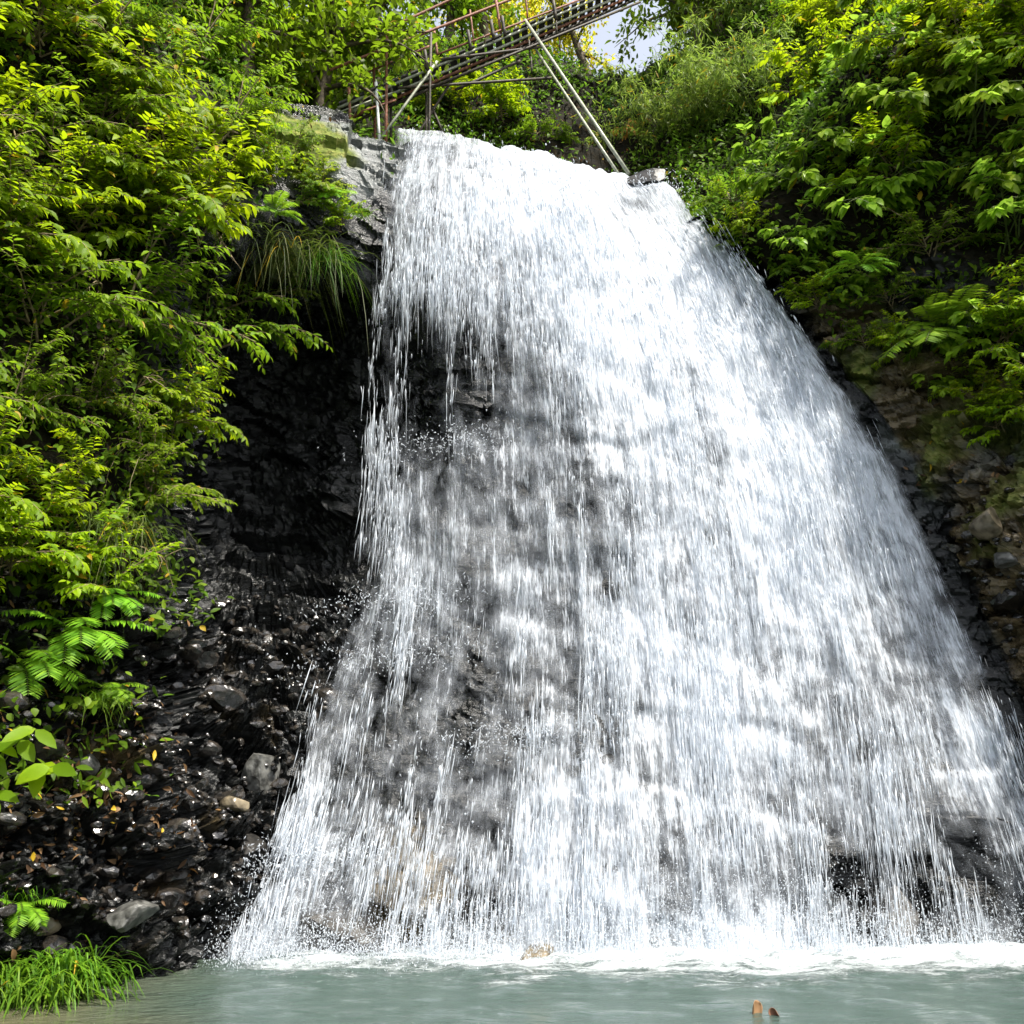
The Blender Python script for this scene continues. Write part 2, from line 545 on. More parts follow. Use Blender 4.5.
BANK_UP = [(.8, .5), (2.0, 1.6), (4.0, 3.6), (7.0, 6.5), (13.0, 10.0)]
SHELF_UP = [(.6, .12), (1.5, .5), (2.8, 2.6), (5.0, 5.6), (11.0, 9.0)]
GULLY_UP = [(1.0, -.05), (2.4, .2), (3.8, 3.2), (5.5, 6.4), (11.0, 8.0)]
RIGHT_UP = [(.8, .4), (1.8, 1.3), (3.0, 3.2), (5.0, 6.4), (10.0, 10.0)]
# px per row, crest py, rock Y per row, how the ground goes on above the crest
NET = [
    ([-1500, -1150], -360, [2.2, 1.4], BANK_UP),
    ([-900, -760], -300, [4.0, 3.2], BANK_UP),
    ([-450, -420], -250, [6.2, 5.0], BANK_UP),
    ([-150, -150], -150, [8.2, 7.6, 6.7], BANK_UP),
    ([45, 40, 20], -30, [9.6, 9.2, 8.8, 8.4, 7.9], BANK_UP),
    ([155, 150, 130], 50, [10.3, 10.1, 10.0, 10.1, 10.0, 9.9, 9.6, 9.3, 9.0, 8.75, 8.5], BANK_UP),
    ([255, 252, 245, 236, 226, 216, 206, 196, 186, 180, 175], 100, [12.2, 11.2, 11.3, 12.9, 13.4, 13.0, 11.7, 10.5, 9.9, 9.5, 9.0], SHELF_UP),
    ([325, 322, 318, 312, 308, 300, 285, 265, 250, 235, 215], 112, [12.9, 11.7, 11.9, 13.6, 13.9, 13.5, 12.3, 11.2, 10.5, 10.0, 9.6], SHELF_UP),
    ([392, 381, 374, 369, 367, 359, 335, 307, 288, 258, 232], 132, [12.5, 12.2, 12.1, 13.1, 13.1, 12.7, 11.9, 11.2, 10.7, 10.3, 9.9], GULLY_UP),
    ([440, 431, 427, 425, 424, 423, 415, 400, 385, 365, 345], 133, [12.6, 12.2, 11.95, 12.3, 12.2, 11.7, 11.4, 11.0, 10.6, 10.2, 9.9], GULLY_UP),
    ([490, 495, 500, 503, 506, 508, 506, 500, 490, 480, 470], 147, [12.7, 12.2, 11.9, 11.9, 11.7, 11.4, 11.15, 10.8, 10.5, 10.2, 9.95], GULLY_UP),
    ([545, 566, 580, 590, 600, 608, 615, 618, 622, 625, 628], 156, [12.7, 12.2, 11.85, 11.6, 11.35, 11.1, 10.9, 10.65, 10.4, 10.15, 10.0], GULLY_UP),
    ([600, 640, 668, 690, 708, 722, 733, 742, 750, 758, 764], 172, [12.7, 12.2, 11.8, 11.5, 11.25, 11.05, 10.85, 10.6, 10.4, 10.2, 10.05], GULLY_UP),
    ([650, 705, 750, 785, 815, 840, 858, 873, 885, 895, 905], 184, [12.6, 12.1, 11.75, 11.45, 11.2, 11.0, 10.8, 10.6, 10.4, 10.25, 10.1], GULLY_UP),
    ([690, 752, 812, 866, 912, 950, 983, 1015, 1046, 1074, 1100], 216, [12.3, 12.0, 11.7, 11.4, 11.15, 10.95, 10.75, 10.55, 10.4, 10.3, 10.2], RIGHT_UP),
    ([712, 780, 845, 903, 952, 992, 1027, 1057, 1088, 1116, 1143], 214, [12.2, 11.8, 11.5, 11.2, 10.9, 10.7, 10.5, 10.35, 10.25, 10.2, 10.15], RIGHT_UP),
    ([770, 850, 920, 975, 1016, 1050, 1080, 1105, 1130, 1155, 1180], 180, [12.0, 11.5, 11.1, 10.7, 10.35, 10.1, 9.95, 9.85, 9.8, 9.75, 9.7], RIGHT_UP),
    ([860, 945, 1020, 1080, 1120, 1150, 1180, 1205, 1230, 1255, 1280], 80, [11.5, 11.0, 10.6, 10.2, 9.9, 9.7, 9.5, 9.4, 9.3, 9.2, 9.2], RIGHT_UP),
    ([1000, 1200, 1400], -30, [10.8, 9.6, 8.5], RIGHT_UP),
    ([1250, 1450, 1600], -120, [9.4, 8.4, 7.4], BANK_UP),
    ([1650, 1850, 2000], -200, [7.0, 6.0, 5.0], BANK_UP),
    ([2400, 2600], -280, [4.0, 2.5], BANK_UP),
]
C0 = 8          # first column under the falls
C6 = 14         # last one


def column(pxs, py0, Ys, up, dY=None):
    pxs, Ys = full(pxs), full(Ys)
    if dY is not None:
        Ys = Ys - dY
    base = at_level(pxs[-1], Ys[-1])
    d = base - np.array([0, 0, CAM_H])
    yb = (d[2] * cp - d[1] * sp) / (d[1] * cp + d[2] * sp)
    py1 = 512 - yb * F
    P = [at(x, py0 + t * (py1 - py0), y) for x, t, y in zip(pxs, T, Ys)]
    crest = P[0]
    top = [crest + np.array([crest[0] * 0.03 * k, dy, dz]) for k, (dy, dz) in enumerate(up)][::-1]
    b = P[-1]
    low = [b + np.array([0, -0.35, -0.55]), b + np.array([0, -1.2, -1.2]), b + np.array([0, -3.0, -1.6])]
    return np.array(top + P + low)


NET3 = np.stack([column(*c) for c in NET], 1)      # rows, cols, 3
UPN = 5


def catmull(C, r, c):
    """Catmull-Rom surface through control net C at row r, column c (float arrays)"""
    def w(t):
        return np.stack([-.5 * t ** 3 + t ** 2 - .5 * t, 1.5 * t ** 3 - 2.5 * t ** 2 + 1, -1.5 * t ** 3 + 2 * t ** 2 + .5 * t, .5 * t ** 3 - .5 * t ** 2], 0)
    nr, nc = C.shape[:2]
    ri = np.clip(np.floor(r).astype(int), 0, nr - 2); ci = np.clip(np.floor(c).astype(int), 0, nc - 2)
    wr, wc = w(r - ri), w(c - ci)
    out = 0
    for a in range(4):
        ra = np.clip(ri + a - 1, 0, nr - 1)
        for b in range(4):
            cb = np.clip(ci + b - 1, 0, nc - 1)
            k = wr[a] * wc[b]
            out = out + C[ra, cb] * (k[:, None] if C.ndim == 3 else k)
    return out


def surf_grid(C, r, c):
    rr, cc = np.meshgrid(r, c, indexing='ij')
    P = catmull(C, rr.ravel(), cc.ravel())
    G = P.reshape(len(r), len(c), -1)
    nrm = norm(np.cross(np.gradient(G, axis=1), np.gradient(G, axis=0)))
    return rr.ravel(), cc.ravel(), P, nrm.reshape(-1, 3)


nr, nc = NET3.shape[:2]
rs = np.concatenate([np.linspace(0, 4, 50, endpoint=False), np.linspace(4, 16, 430, endpoint=False), np.linspace(16, nr - 1, 20)])
cs = np.concatenate([np.linspace(0, 3, 36, endpoint=False), np.linspace(3, 18, 560, endpoint=False), np.linspace(18, nc - 1, 36)])
rr, cc, P0, Nr = surf_grid(NET3, rs, cs)
if Nr[:, 1].mean() > 0:
    Nr = -Nr


def near(p, rad):
    return np.exp(-((P0 - p) ** 2).sum(1) / (rad * rad))


def near_px(px, py, Y, rad):
    return near(at(px, py, Y), rad)


row = rr - UPN
under = sstep(C0 - .3, C0 + .2, cc) * (1 - sstep(C6 - .1, C6 + .5, cc))         # under the falls
leftrock = sstep(4.6, 5.6, cc) * (1 - sstep(C0 - .2, C0 + .2, cc)) * sstep(1, 2, row)
rubble = sstep(2.6, 3.6, cc) * (1 - sstep(C0, C0 + .6, cc)) * sstep(5.3, 6.4, row)
rightrock = sstep(C6 - .1, C6 + .4, cc) * (1 - sstep(16.0, 17.2, cc)) * sstep(0.5, 2.5, row)
shelf = sstep(5.7, 6.3, cc) * (1 - sstep(C0 - .2, C0 + .2, cc)) * sstep(-1.0, -.3, row) * (1 - sstep(2.2, 3, row))
rocky = np.clip(np.maximum.reduce([under, leftrock, rubble, rightrock, shelf]), 0, 1) * sstep(-1.2, -.4, row)
rocky = np.where((cc > C6 - .6) & (cc < C6 + .8) & (row > .8), 1, rocky)
rocky = np.where((cc > C0 - .6) & (cc < C0 + .6) & (row > .8), 1, rocky)
# the layered rock dips to the left, so its plates are laid in a tilted frame
tilt = Matrix.Rotation(R(-18), 3, 'Y') @ Matrix.Rotation(R(10), 3, 'X')
Q = P0 @ np.array(tilt).T
Qs = Q * np.array([0.55, 0.8, 1.6])
big = facets(Qs, 0.85, 11, .55)
med = facets(Qs + 3.3, 0.34, 21, .6)
sml = facets(P0, 0.15, 31, .7)
tiny = facets(P0, 0.075, 41, .8)
soft = fbm(P0, 1.1, 4, 51)
disp = rocky * (0.34 * big + 0.17 * med + 0.06 * sml + 0.10 * soft)
disp -= under * 0.10
disp = np.where(under > .5, disp * 0.75, disp)
disp = disp * (1 - .6 * shelf)
disp += rubble * (0.10 * big + 0.17 * med + 0.11 * sml + 0.07 * tiny)
disp += rightrock * (0.05 * sml + 0.02 * tiny)
disp += (1 - rocky) * (0.32 * soft + 0.05 * sml)
disp = np.where(under > .3, np.minimum(disp, 0.05), disp)
lipz = np.where((cc > C0 - .6) & (cc < C6 + .9), sstep(-2.2, -1.2, row) * (1 - sstep(.5, 1.6, row)), 0)
disp = disp - .16 * lipz
P1 = P0 + Nr * disp[:, None]
# ledges that jut out behind the falls, where the water breaks
for (px, py, Y, rad, h) in [(455, 445, 12.1, .75, .30), (300, 690, 11.2, .5, .3),
                            (300, 470, 12.9, .7, .5),
                            (350, 175, 12.1, .5, .28), (330, 130, 12.2, .5, .15), (692, 205, 12.3, .35, -.45)]:
    P1[:, 1] -= h * near_px(px, py, Y, rad)
P1[:, 2] -= .35 * near_px(692, 207, 12.3, .3)
attr_soil = np.clip(1 - rocky, 0, 1)
attr_soil = np.where(row < -1.0, 1.0, attr_soil)
attr_moss = .55 * near_px(320, 160, 11.8, .45) + 1.1 * near_px(290, 125, 11.9, .8) + .35 * near_px(345, 150, 12.1, .35) + 0.5 * near_px(300, 260, 11.7, .8) + \
    .5 * near_px(655, 185, 12.6, .4) + .35 * near_px(1010, 420, 10.6, .6)
attr_grey = 1.1 * near_px(365, 140, 12.3, .75) + 1.0 * near_px(350, 180, 11.9, .5) + .8 * near_px(330, 125, 12.3, .5) + .9 * near_px(960, 480, 10.7, .6) + .5 * near_px(1000, 620, 10.4, .7) + .8 * near_px(905, 430, 11.1, .4)
attr_grey += .75 * near_px(265, 775, 9.9, .28) + .5 * near_px(90, 770, 9.0, .3)
attr_tan = .9 * near_px(415, 890, 10.2, .5) + .8 * near_px(530, 945, 10, .4) + 1.0 * near_px(925, 400, 11.0, .5) + .9 * near_px(1005, 520, 10.4, .6) + .7 * near_px(840, 320, 11.5, .5) + .5 * near_px(1010, 640, 10.3, .5) + .4 * near_px(400, 830, 10.6, .5)
attr_grey += .42 * near_px(420, 730, 11.0, .7)
attr_tan += rightrock * sstep(14.2, 14.6, cc) * (1 - sstep(16.4, 17.2, cc)) * (.33 + .38 * fbm(P0, .9, 3, 61))
attr_tan += rubble * np.clip(.12 + .5 * fbm(P0, .7, 3, 63), 0, .5)
attr_moss += rightrock * (1 - sstep(4.5, 6, row)) * .38 * (1 + fbm(P0, .6, 3, 66))
attr_tan += .55 * near_px(90, 790, 9.0, .5) + 1.1 * near_px(592, 90, 15.8, 1.5)


def add_attr(me, name, vals):
    a = me.attributes.new(name, 'FLOAT', 'POINT')
    a.data.foreach_set('value', np.asarray(vals, np.float32))


mb = MB()
mb.add(P1, grid_faces(len(rs), len(cs)))
cliff = mb.build('cliff', M['rock'], smooth=False)
tag(cliff, 'dark wet layered rock face and earth banks around the waterfall', 'cliff', kind='structure')
add_attr(cliff.data, 'soil', attr_soil); add_attr(cliff.data, 'moss', attr_moss)
add_attr(cliff.data, 'grey', attr_grey); add_attr(cliff.data, 'tan', attr_tan)
sm = np.array(rocky[np.array([0])])  # keep flat facets on the rock
bvh = BVHTree.FromPolygons([tuple(p) for p in P1], [tuple(f) for f in grid_faces(len(rs), len(cs))])
P1n = Nr

# river bed far and wide below the pool
mb = MB()
mb.add(np.array([[-250, -250, -1.75], [250, -250, -1.75], [250, 250, -1.75], [-250, 250, -1.75]]), np.array([[0, 1, 2, 3]]))
ground = mb.build('ground', M['gravel'])
tag(ground, 'gravel river bed below the pool', 'ground', kind='structure')


def look(px, py):
    """terrain point met along a line of sight: used to seat plants on the bank"""
    d = Vector(at(px, py, 10.0)) - cam.location
    h = bvh.ray_cast(cam.location, d.normalized(), 80)
    if h[0] is None:                     # sky: stand on the ground below that line, further back
        q = at(px, py, 15.5)
        g_ = bvh.ray_cast(Vector((q[0], q[1], 60)), Vector((0, 0, -1)), 120)
        return (g_[0] if g_[0] is not None else Vector(q)), Vector((0, -.5, .86))
    n = h[1] if h[1].dot(d) < 0 else -h[1]
    return h[0], n


def drop(x, y, z0=40):
    h = bvh.ray_cast(Vector((x, y, z0)), Vector((0, 0, -1)), 100)
    return h[0]


# ------------------------------------------------------------------ the waterfall
off = np.full((ROWS, 7), 0.16)
off[:, 0] = [.10, .15, .28, 1.3, 1.4, 1.05, .52, .26, .2, .18, .16]
off[:, 1] = [.10, .14, .22, .55, .50, .26, .22, .2, .18, .16, .16]
off[:, 2] = [.10, .14, .18, .30, .26, .2, .2, .18, .16, .16, .16]
off[0] = .05
GUW = [(.35, -.02), (1.0, -.03), (1.2, -.6)]
WN = []
for k in range(7):
    pxs, py0, Ys, up = NET[C0 + k]
    col_ = column(pxs, py0, Ys, GUW, off[:, k])
    WN.append(col_[:3 + ROWS + 1])
WN = np.stack(WN, 1)
COVER = np.array([
    [.56, .52, .38, .14, .08, .16, .34, .44, .46, .42, .34],
    [.62, .60, .44, .13, .16, .42, .28, .16, .20, .26, .22],
    [.84, .86, .64, .30, .30, .46, .36, .32, .48, .44, .44],
    [.95, 1.05, 1.08, 1.05, .70, .58, .70, .66, .66, .56, .62],
    [.92, .95, 1.10, .90, .95, .80, .80, .98, .56, .46, .98],
    [.90, .80, .85, 1.12, 1.0, .72, .62, .50, .48, .16, .36],
    [.70, .58, .66, .70, .68, .52, .78, 1.08, .72, .62, .90]]).T
COVER = np.concatenate([COVER[:1]] * 3 + [COVER, COVER[-1:]], 0)


def cover_at(r, c, P):
    cv = catmull(COVER, r, c)
    cv = cv + 0.20 * fbm(P * np.array([1, 1, .5]), 0.9, 3, 71) + 0.12 * fbm(P * np.array([1, 1, .35]), 0.28, 2, 77)
    wob = 0.30 * vnoise(P, .8, 81) + 0.16 * vnoise(P, .25, 82)
    cl, cr_ = .05 + wob, 6.0 + wob * 0.8
    edge = sstep(-.1, .35, c - cl) * sstep(-.05, .35, cr_ - c)
    cv = cv - .42 * np.exp(-((P - at(634, 205, 12.3)) ** 2).sum(1) / .07)
    return np.clip(cv, 0.03, 1.15) * edge


wr = np.linspace(1.2, WN.shape[0] - 1.35, 620)
wc = np.linspace(-0.15, 6.15, 300)
wrr, wcc, WP, WNr = surf_grid(WN, wr, wc)
if WNr[:, 1].mean() > 0:
    WNr = -WNr
WQ = WP @ np.array(tilt).T * np.array([0.45, 0.8, 1.5])
ledge = 0.30 * facets(WQ * .8, 0.95, 411, .35) + 0.10 * facets(WQ + 1.7, 0.42, 421, .4)
ledge = ledge.reshape(len(wr), len(wc))
for _ in range(7):
    ledge[1:-1] = (ledge[:-2] + 2 * ledge[1:-1] + ledge[2:]) / 4
    ledge[:, 1:-1] = (ledge[:, :-2] + 2 * ledge[:, 1:-1] + ledge[:, 2:]) / 4
jut = np.gradient(ledge, axis=0) * 22.0                       # water leaps out (+) or falls back in (-)
white = np.clip(jut, 0, .55)
for _ in range(14):                                           # a leap whitens what runs on below it
    white[1:] = np.maximum(white[1:], white[:-1] * .93)
white = white - 0.8 * np.clip(-jut, 0, .35)
fade_ = (sstep(3.6, 4.8, wrr) * (0.35 + .65 * sstep(1.2, 2.2, wcc))).reshape(ledge.shape)
ledge = (ledge * fade_).ravel() * .13; white = (white * fade_).ravel()
lump = ledge + 0.10 * fbm(WP * np.array([1, 1, .45]), 0.55, 3, 91) + 0.04 * fbm(WP * np.array([1, 1, .3]), 0.16, 2, 95)
crest_l = 0.11 * fbm(WP, .22, 3, 97) * (1 - sstep(3.6, 5.0, wrr)) * sstep(1.6, 2.4, wrr)
WP2 = WP + WNr * (lump * sstep(2, 5, wrr))[:, None] + np.array([0, 0, 1.0]) * (crest_l + .24 * np.exp(-((WP - at(668, 195, 12.35)) ** 2).sum(1) / .075))[:, None]
falls = empty('waterfall', tuple(at_level(620, 9.8)))
tag(falls, 'broad white waterfall fanning down the dark rock into the pool', 'waterfall', kind='structure')
inv = np.array(falls.location)
fq = grid_faces(len(wr), len(wc))
cv = np.clip(cover_at(wrr, wcc, WP), 0, 2)
vflow = np.concatenate([np.zeros((1, len(wc))), np.cumsum(np.linalg.norm(np.diff(WP.reshape(len(wr), len(wc), 3), axis=0), axis=2), 0)], 0).ravel()
chan = fbm(np.stack([wcc * .85, vflow * .07, np.zeros(len(wcc))], 1), .42, 3, 131) * .30
cv = np.where(cv > .01, np.clip(cv + chan * sstep(3.2, 5, wrr) * np.minimum(1, cv * 2) + (white - .08) * .30 * np.minimum(1, cv * 3), 0.03, 1.2), 0)
G = WP.reshape(len(wr), len(wc), 3)
vv = np.concatenate([np.zeros((1, len(wc))), np.cumsum(np.linalg.norm(np.diff(G, axis=0), axis=2), 0)], 0)
uu = np.repeat((wc[None] * 0.85), len(wr), 0)
for shift, back, thick in ((0.0, 0.0, 0.92), (7.3, 0.09, 0.80)):      # two layers of falling water, one behind the other
    mb = MB()
    mb.add(WP2 - inv - WNr * back, fq)
    veil = mb.build('water_veil', M['sheet'], falls)
    add_attr(veil.data, 'cover', cv * thick)
    uvl = veil.data.uv_layers.new(name='flow')
    vi = np.zeros(len(veil.data.loops), np.int32)
    veil.data.loops.foreach_get('vertex_index', vi)
    uvl.data.foreach_set('uv', np.stack([uu.ravel()[vi] + shift, vv.ravel()[vi] + shift * .4], 1).astype(np.float32).ravel())


def spindles(mb, P, D, L, Rd, sides=4):
    """thin tapering drops of falling water"""
    n = len(P)
    D = norm(D)
    ref = np.tile(np.array([[1.0, 0.2, 0.1]]), (n, 1))
    A = norm(np.cross(D, ref)); B = np.cross(D, A)
    an = np.arange(sides) / sides * 2 * math.pi
    V = np.zeros((n, sides + 2, 3))
    V[:, 0] = P - D * (L * .35)[:, None]
    V[:, -1] = P + D * (L * .65)[:, None]
    for k in range(sides):
        V[:, 1 + k] = P + (A * math.cos(an[k]) + B * math.sin(an[k])) * Rd[:, None]
    f = []
    for k in range(sides):
        j = (k + 1) % sides
        f += [[0, 1 + k, 1 + j], [sides + 1, 1 + j, 1 + k]]
    f = np.array(f)
    mb.add(V.reshape(-1, 3), (f[None] + (np.arange(n) * (sides + 2))[:, None, None]).reshape(-1, 3))


nS = 150000
r_ = rng.uniform(3.12, WN.shape[0] - 1.9, nS); c_ = rng.uniform(0, 6.05, nS)
SP = catmull(WN, r_, c_); SP_b = catmull(WN, np.minimum(r_ + .08, WN.shape[0] - 1.001), c_)
flow = norm(SP_b - SP)
gi = np.clip(np.searchsorted(wr, r_), 0, len(wr) - 1) * len(wc) + np.clip(np.searchsorted(wc, c_), 0, len(wc) - 1)
cvr = cv[gi]
SP = SP + WNr[gi] * ledge[gi][:, None]
FL = np.stack([c_ * .85, r_ * 1.02, np.zeros(nS)], 1)
clump = fbm(FL * np.array([1, .10, 1]), .13, 3, 101) + .8 * fbm(FL * np.array([1, .22, 1]), .55, 2, 105)
keep = rng.uniform(0, 1, nS) < np.clip(0.03 + 0.16 * np.minimum(cvr, .9) + 0.66 * clump, 0.0, 1) * np.clip(cvr * 4, 0, 1)
r_, c_, SP, flow, cvr = r_[keep], c_[keep], SP[keep], flow[keep], cvr[keep]
n_ = len(SP)
nrm_ = norm(np.stack([0.25 * (c_ - 2.5) / 3, -np.ones(n_), 0.25 * np.ones(n_)], 1))
lift = rng.uniform(-.10, .16, n_) + np.where(rng.uniform(0, 1, n_) < .1, rng.uniform(0, .25, n_), 0)
SP = SP + nrm_ * lift[:, None]
g = rng.uniform(0, .5, n_)[:, None]
D = norm(flow * (1 - g) + np.array([0, -.03, -1.0]) * g + rng.normal(0, .05, (n_, 3)))
Ls = np.exp(rng.normal(math.log(.17), .75, n_))
Rs = np.exp(rng.normal(math.log(.0048), .5, n_)) * (0.75 + 0.5 * cvr)
Ls = Ls * np.where(r_ < 3.7, .3, 1)
mb = MB()
spindles(mb, SP - inv, D, np.clip(Ls, .03, .9), np.clip(Rs, .002, .016))
strand = mb.build('falling_strands', M['strand'], falls)
strand['kind'] = 'stuff'

# spray where the water strikes the pool and the ledges
mb = MB()
nD = 26000
base_c = rng.uniform(0, 6.1, nD)
bp = catmull(WN, np.full(nD, 3 + ROWS - 1.0), base_c)
h = rng.exponential(.19, nD) * (0.5 + 1.2 * np.clip(cover_at(np.full(nD, 13.0), base_c, bp), 0, 1))
bp[:, 0] += rng.normal(0, .12, nD); bp[:, 1] += rng.normal(-.12, .22, nD); bp[:, 2] = h + .01
spindles(mb, bp - inv, rng.normal(0, 1, (nD, 3)) * np.array([.5, .5, 1.2]), rng.uniform(.006, .035, nD), rng.uniform(.002, .007, nD))
nM = 14000
mc = rng.uniform(0, 6.1, nM)
mp_ = catmull(WN, np.full(nM, 3 + ROWS - 1.0), mc)
mp_[:, 0] += rng.normal(0, .2, nM); mp_[:, 1] += rng.normal(-.2, .3, nM)
mp_[:, 2] = rng.exponential(.32, nM) * (.3 + np.clip(cover_at(np.full(nM, 13.0), mc, mp_), 0, 1)) + .01
spindles(mb, mp_ - inv, rng.normal(0, 1, (nM, 3)), rng.uniform(.004, .014, nM), rng.uniform(.0015, .004, nM))
for (px, py, Y, w, n) in [(455, 440, 11.6, .55, 450), (400, 655, 11.0, .6, 450), (540, 735, 10.6, .6, 900), (300, 860, 10.1, .45, 900), (400, 600, 11.2, .5, 500), (650, 190, 12.5, .3, 500)]:
    q = np.tile(at(px, py, Y), (n, 1)) + rng.normal(0, 1, (n, 3)) * np.array([w, .1, .12])
    q[:, 2] += .1 * (q[:, 0] - q[:, 0].mean())
    spindles(mb, q - inv, rng.normal(0, 1, (n, 3)) * np.array([.8, .6, 1]), rng.uniform(.01, .06, n), rng.uniform(.003, .009, n))
spray = mb.build('spray', M['strand'], falls)
spray['kind'] = 'stuff'

# ------------------------------------------------------------------ pool
baseline = catmull(WN, np.full(200, 3 + ROWS - 1.0), np.linspace(0, 6, 200))
px_ = np.concatenate([np.linspace(-40, -6, 20, endpoint=False), np.linspace(-6, 8, 560, endpoint=False), np.linspace(8, 40, 20)])
py_ = np.concatenate([np.linspace(-60, 5, 24, endpoint=False), np.linspace(5, 10.8, 290)])
XX, YY = np.meshgrid(px_, py_)
yb = np.interp(XX, baseline[:, 0], baseline[:, 1])
dist = yb - YY
left_end = sstep(baseline[0, 0] - .35, baseline[0, 0] + .8, XX)
PP = np.stack([XX.ravel(), YY.ravel(), np.zeros(XX.size)], 1)
ns = fbm(PP, .8, 3, 201).reshape(XX.shape)
foam = (1 - sstep(0.05, 1.50 + 1.0 * ns + .35 * sstep(0, 2.0, XX), dist + .2 * ns)) * left_end * (0.72 + .28 * sstep(-1.2, 1.8, XX))
zz = foam * (0.05 + .05 * fbm(PP, .3, 3, 211).reshape(XX.shape)) + 0.012 * fbm(PP, .45, 2, 221).reshape(XX.shape) * sstep(6, 8, YY)
mb = MB()
mb.add(np.stack([XX.ravel(), YY.ravel(), zz.ravel()], 1), grid_faces(len(py_), len(px_))[:, ::-1])
pool = mb.build('water', M['pool'])
tag(pool, 'murky green plunge pool with white foam along the falls', 'pool', kind='structure')
if pool.data.polygons[len(pool.data.polygons) // 2].normal.z < 0:
    pool.data.flip_normals()
add_attr(pool.data, 'foam', foam.ravel())
shal = (1 - sstep(-4.2, -1.8, XX + .25 * (YY - 8) + .3 * ns)) * sstep(5, 7, YY)
add_attr(pool.data, 'shallow', shal.ravel())


# ------------------------------------------------------------------ stones
def stone_mb(seed, size, squash=(1, .8, .65), n=3):
    import bmesh
    bm = bmesh.new()
    bmesh.ops.create_icosphere(bm, subdivisions=n, radius=1.0)
    V = np.array([v.co[:] for v in bm.verts])
    Fc = np.array([[v.index for v in f.verts] for f in bm.faces])
    bm.free()
    rg = np.random.default_rng(seed)
    # cut with random planes, so it is angular
    for _ in range(11):
        nn = norm(rg.normal(0, 1, 3)); d = rg.uniform(.55, .85)
        e = V @ nn - d
        V = V - np.where(e > 0, e, 0)[:, None] * nn
    V = V * (1 + .04 * fbm(V + seed, .5, 2, seed)[:, None])
    return MB().add(V * np.array(squash) * size, Fc)


def boulder(px, py, size, mat, label, seed, squash=(1, .8, .65), sink=.25, Y=None):
    p, nn = look(px, py)
    if Y is not None:
        p = Vector(at(px, py, Y))
    o = stone_mb(seed, size, squash).build('boulder', M[mat], smooth=False)
    o.location = p + Vector((0, -size * .2, 0))
    o.rotation_euler = (random.uniform(-.3, .3), random.uniform(-.3, .3), random.uniform(0, 6))
    tag(o, label, 'boulder', 'boulders among the wet rubble')
    return o


boulder(262, 775, .25, 'grey_stone', 'pale grey lichen-flecked boulder in the middle of the wet rubble', 1, (.8, .7, 1.1))
boulder(88, 765, .17, 'grey_stone', 'pale grey rock just right of the bright leafy sprig', 2, (1, .7, .8))
boulder(236, 805, .15, 'tan_stone', 'small brownish stone below the pale lichen-flecked boulder', 3)
boulder(130, 915, .20, 'grey_stone', 'flat grey rock in the shadow above the grass tuft', 4, (1.3, .8, .6))
boulder(225, 700, .23, 'stone', 'black glossy rock at the foot of the dark cave', 5, (1.2, .8, .7))
boulder(200, 660, .25, 'stone', 'upper black glossy rock below the dark cave mouth', 6, (1.1, .8, .8))
boulder(320, 700, .22, 'stone', 'wet black rock at the left edge of the falling water', 7, (1.2, .8, .7))
boulder(170, 905, .24, 'stone', 'dark wide rock overhanging a black hollow by the pool', 8, (1.5, .8, .6))
boulder(250, 850, .24, 'dark_boulder', 'black wet rock with splashing water beside the lower falls', 9, (1.2, .8, .8))
boulder(45, 925, .14, 'tan_stone', 'small tan stone just above the grass tuft', 10)
boulder(345, 935, .42, 'dark_boulder', 'big dark rock at the pool edge under thin falling strands', 11, (1.2, .8, .9))
boulder(535, 959, .28, 'tan_stone', 'tan rock half drowned in foam at the foot of the falls', 12, (1.5, .9, .5), Y=9.85)
boulder(880, 930, .42, 'dark_boulder', 'dark bulging rock behind the thin water at the lower right', 13, (1.0, .8, 1.2), Y=10.45)
boulder(1002, 600, .26, 'stone', 'dark wet rock at the right edge beside the falls', 14, (1, .8, .7))
boulder(985, 525, .24, 'tan_stone', 'brownish rock on the right bank below the overhang', 15, (1.2, .8, .7))
boulder(1005, 560, .17, 'grey_stone', 'small grey rock on the right bank above the dark wet rock', 16)
boulder(645, 187, .27, 'dark_boulder', 'dark flat slab on the lip where the two pipes are footed', 23, (1.7, 1.0, .75), Y=12.7)


def scatter_on_cliff(mask, n, seed):
    rg = np.random.default_rng(seed)
    w = np.clip(mask, 0, None)
    # weight by cell area
    Gp = P1.reshape(len(rs), len(cs), 3)
    ar = np.linalg.norm(np.cross(np.gradient(Gp, axis=1), np.gradient(Gp, axis=0)), axis=2).ravel()
    w = w * ar
    idx = rg.choice(len(w), n, p=w / w.sum())
    return P1[idx] + rg.normal(0, .015, (n, 3)), Nr[idx], idx


# angular fragments heaped below the cave
vis = (cc > 3.0) & (cc < 18)
sp_, sn_, _ = scatter_on_cliff(rubble * vis * (row < 9.6) * (row > 5.3) * (cc < C0 + .2), 2500, 5)
mb = MB()
shapes = [stone_mb(s, 1.0, (1, .75, .55), 2) for s in range(50, 62)]
for k in range(len(sp_)):
    s = shapes[k % 12]
    q = Matrix.Rotation(random.uniform(0, 6.28), 3, 'Z') @ Matrix.Rotation(random.uniform(-.9, .9), 3, 'X')
    sz = min(.17, math.exp(random.gauss(math.log(.04), .6)))
    mb.add(s.v[0] @ np.array(q).T * sz + sp_[k], [f for f in s.f])
rub = mb.build('rubble', M['stone'], smooth=False)
tag(rub, 'black wet broken stones heaped below the cave', 'rubble', kind='stuff')
sp_, sn_, _ = scatter_on_cliff(rightrock * vis * (row > 4) * (row < 8), 260, 6)
mb = MB()
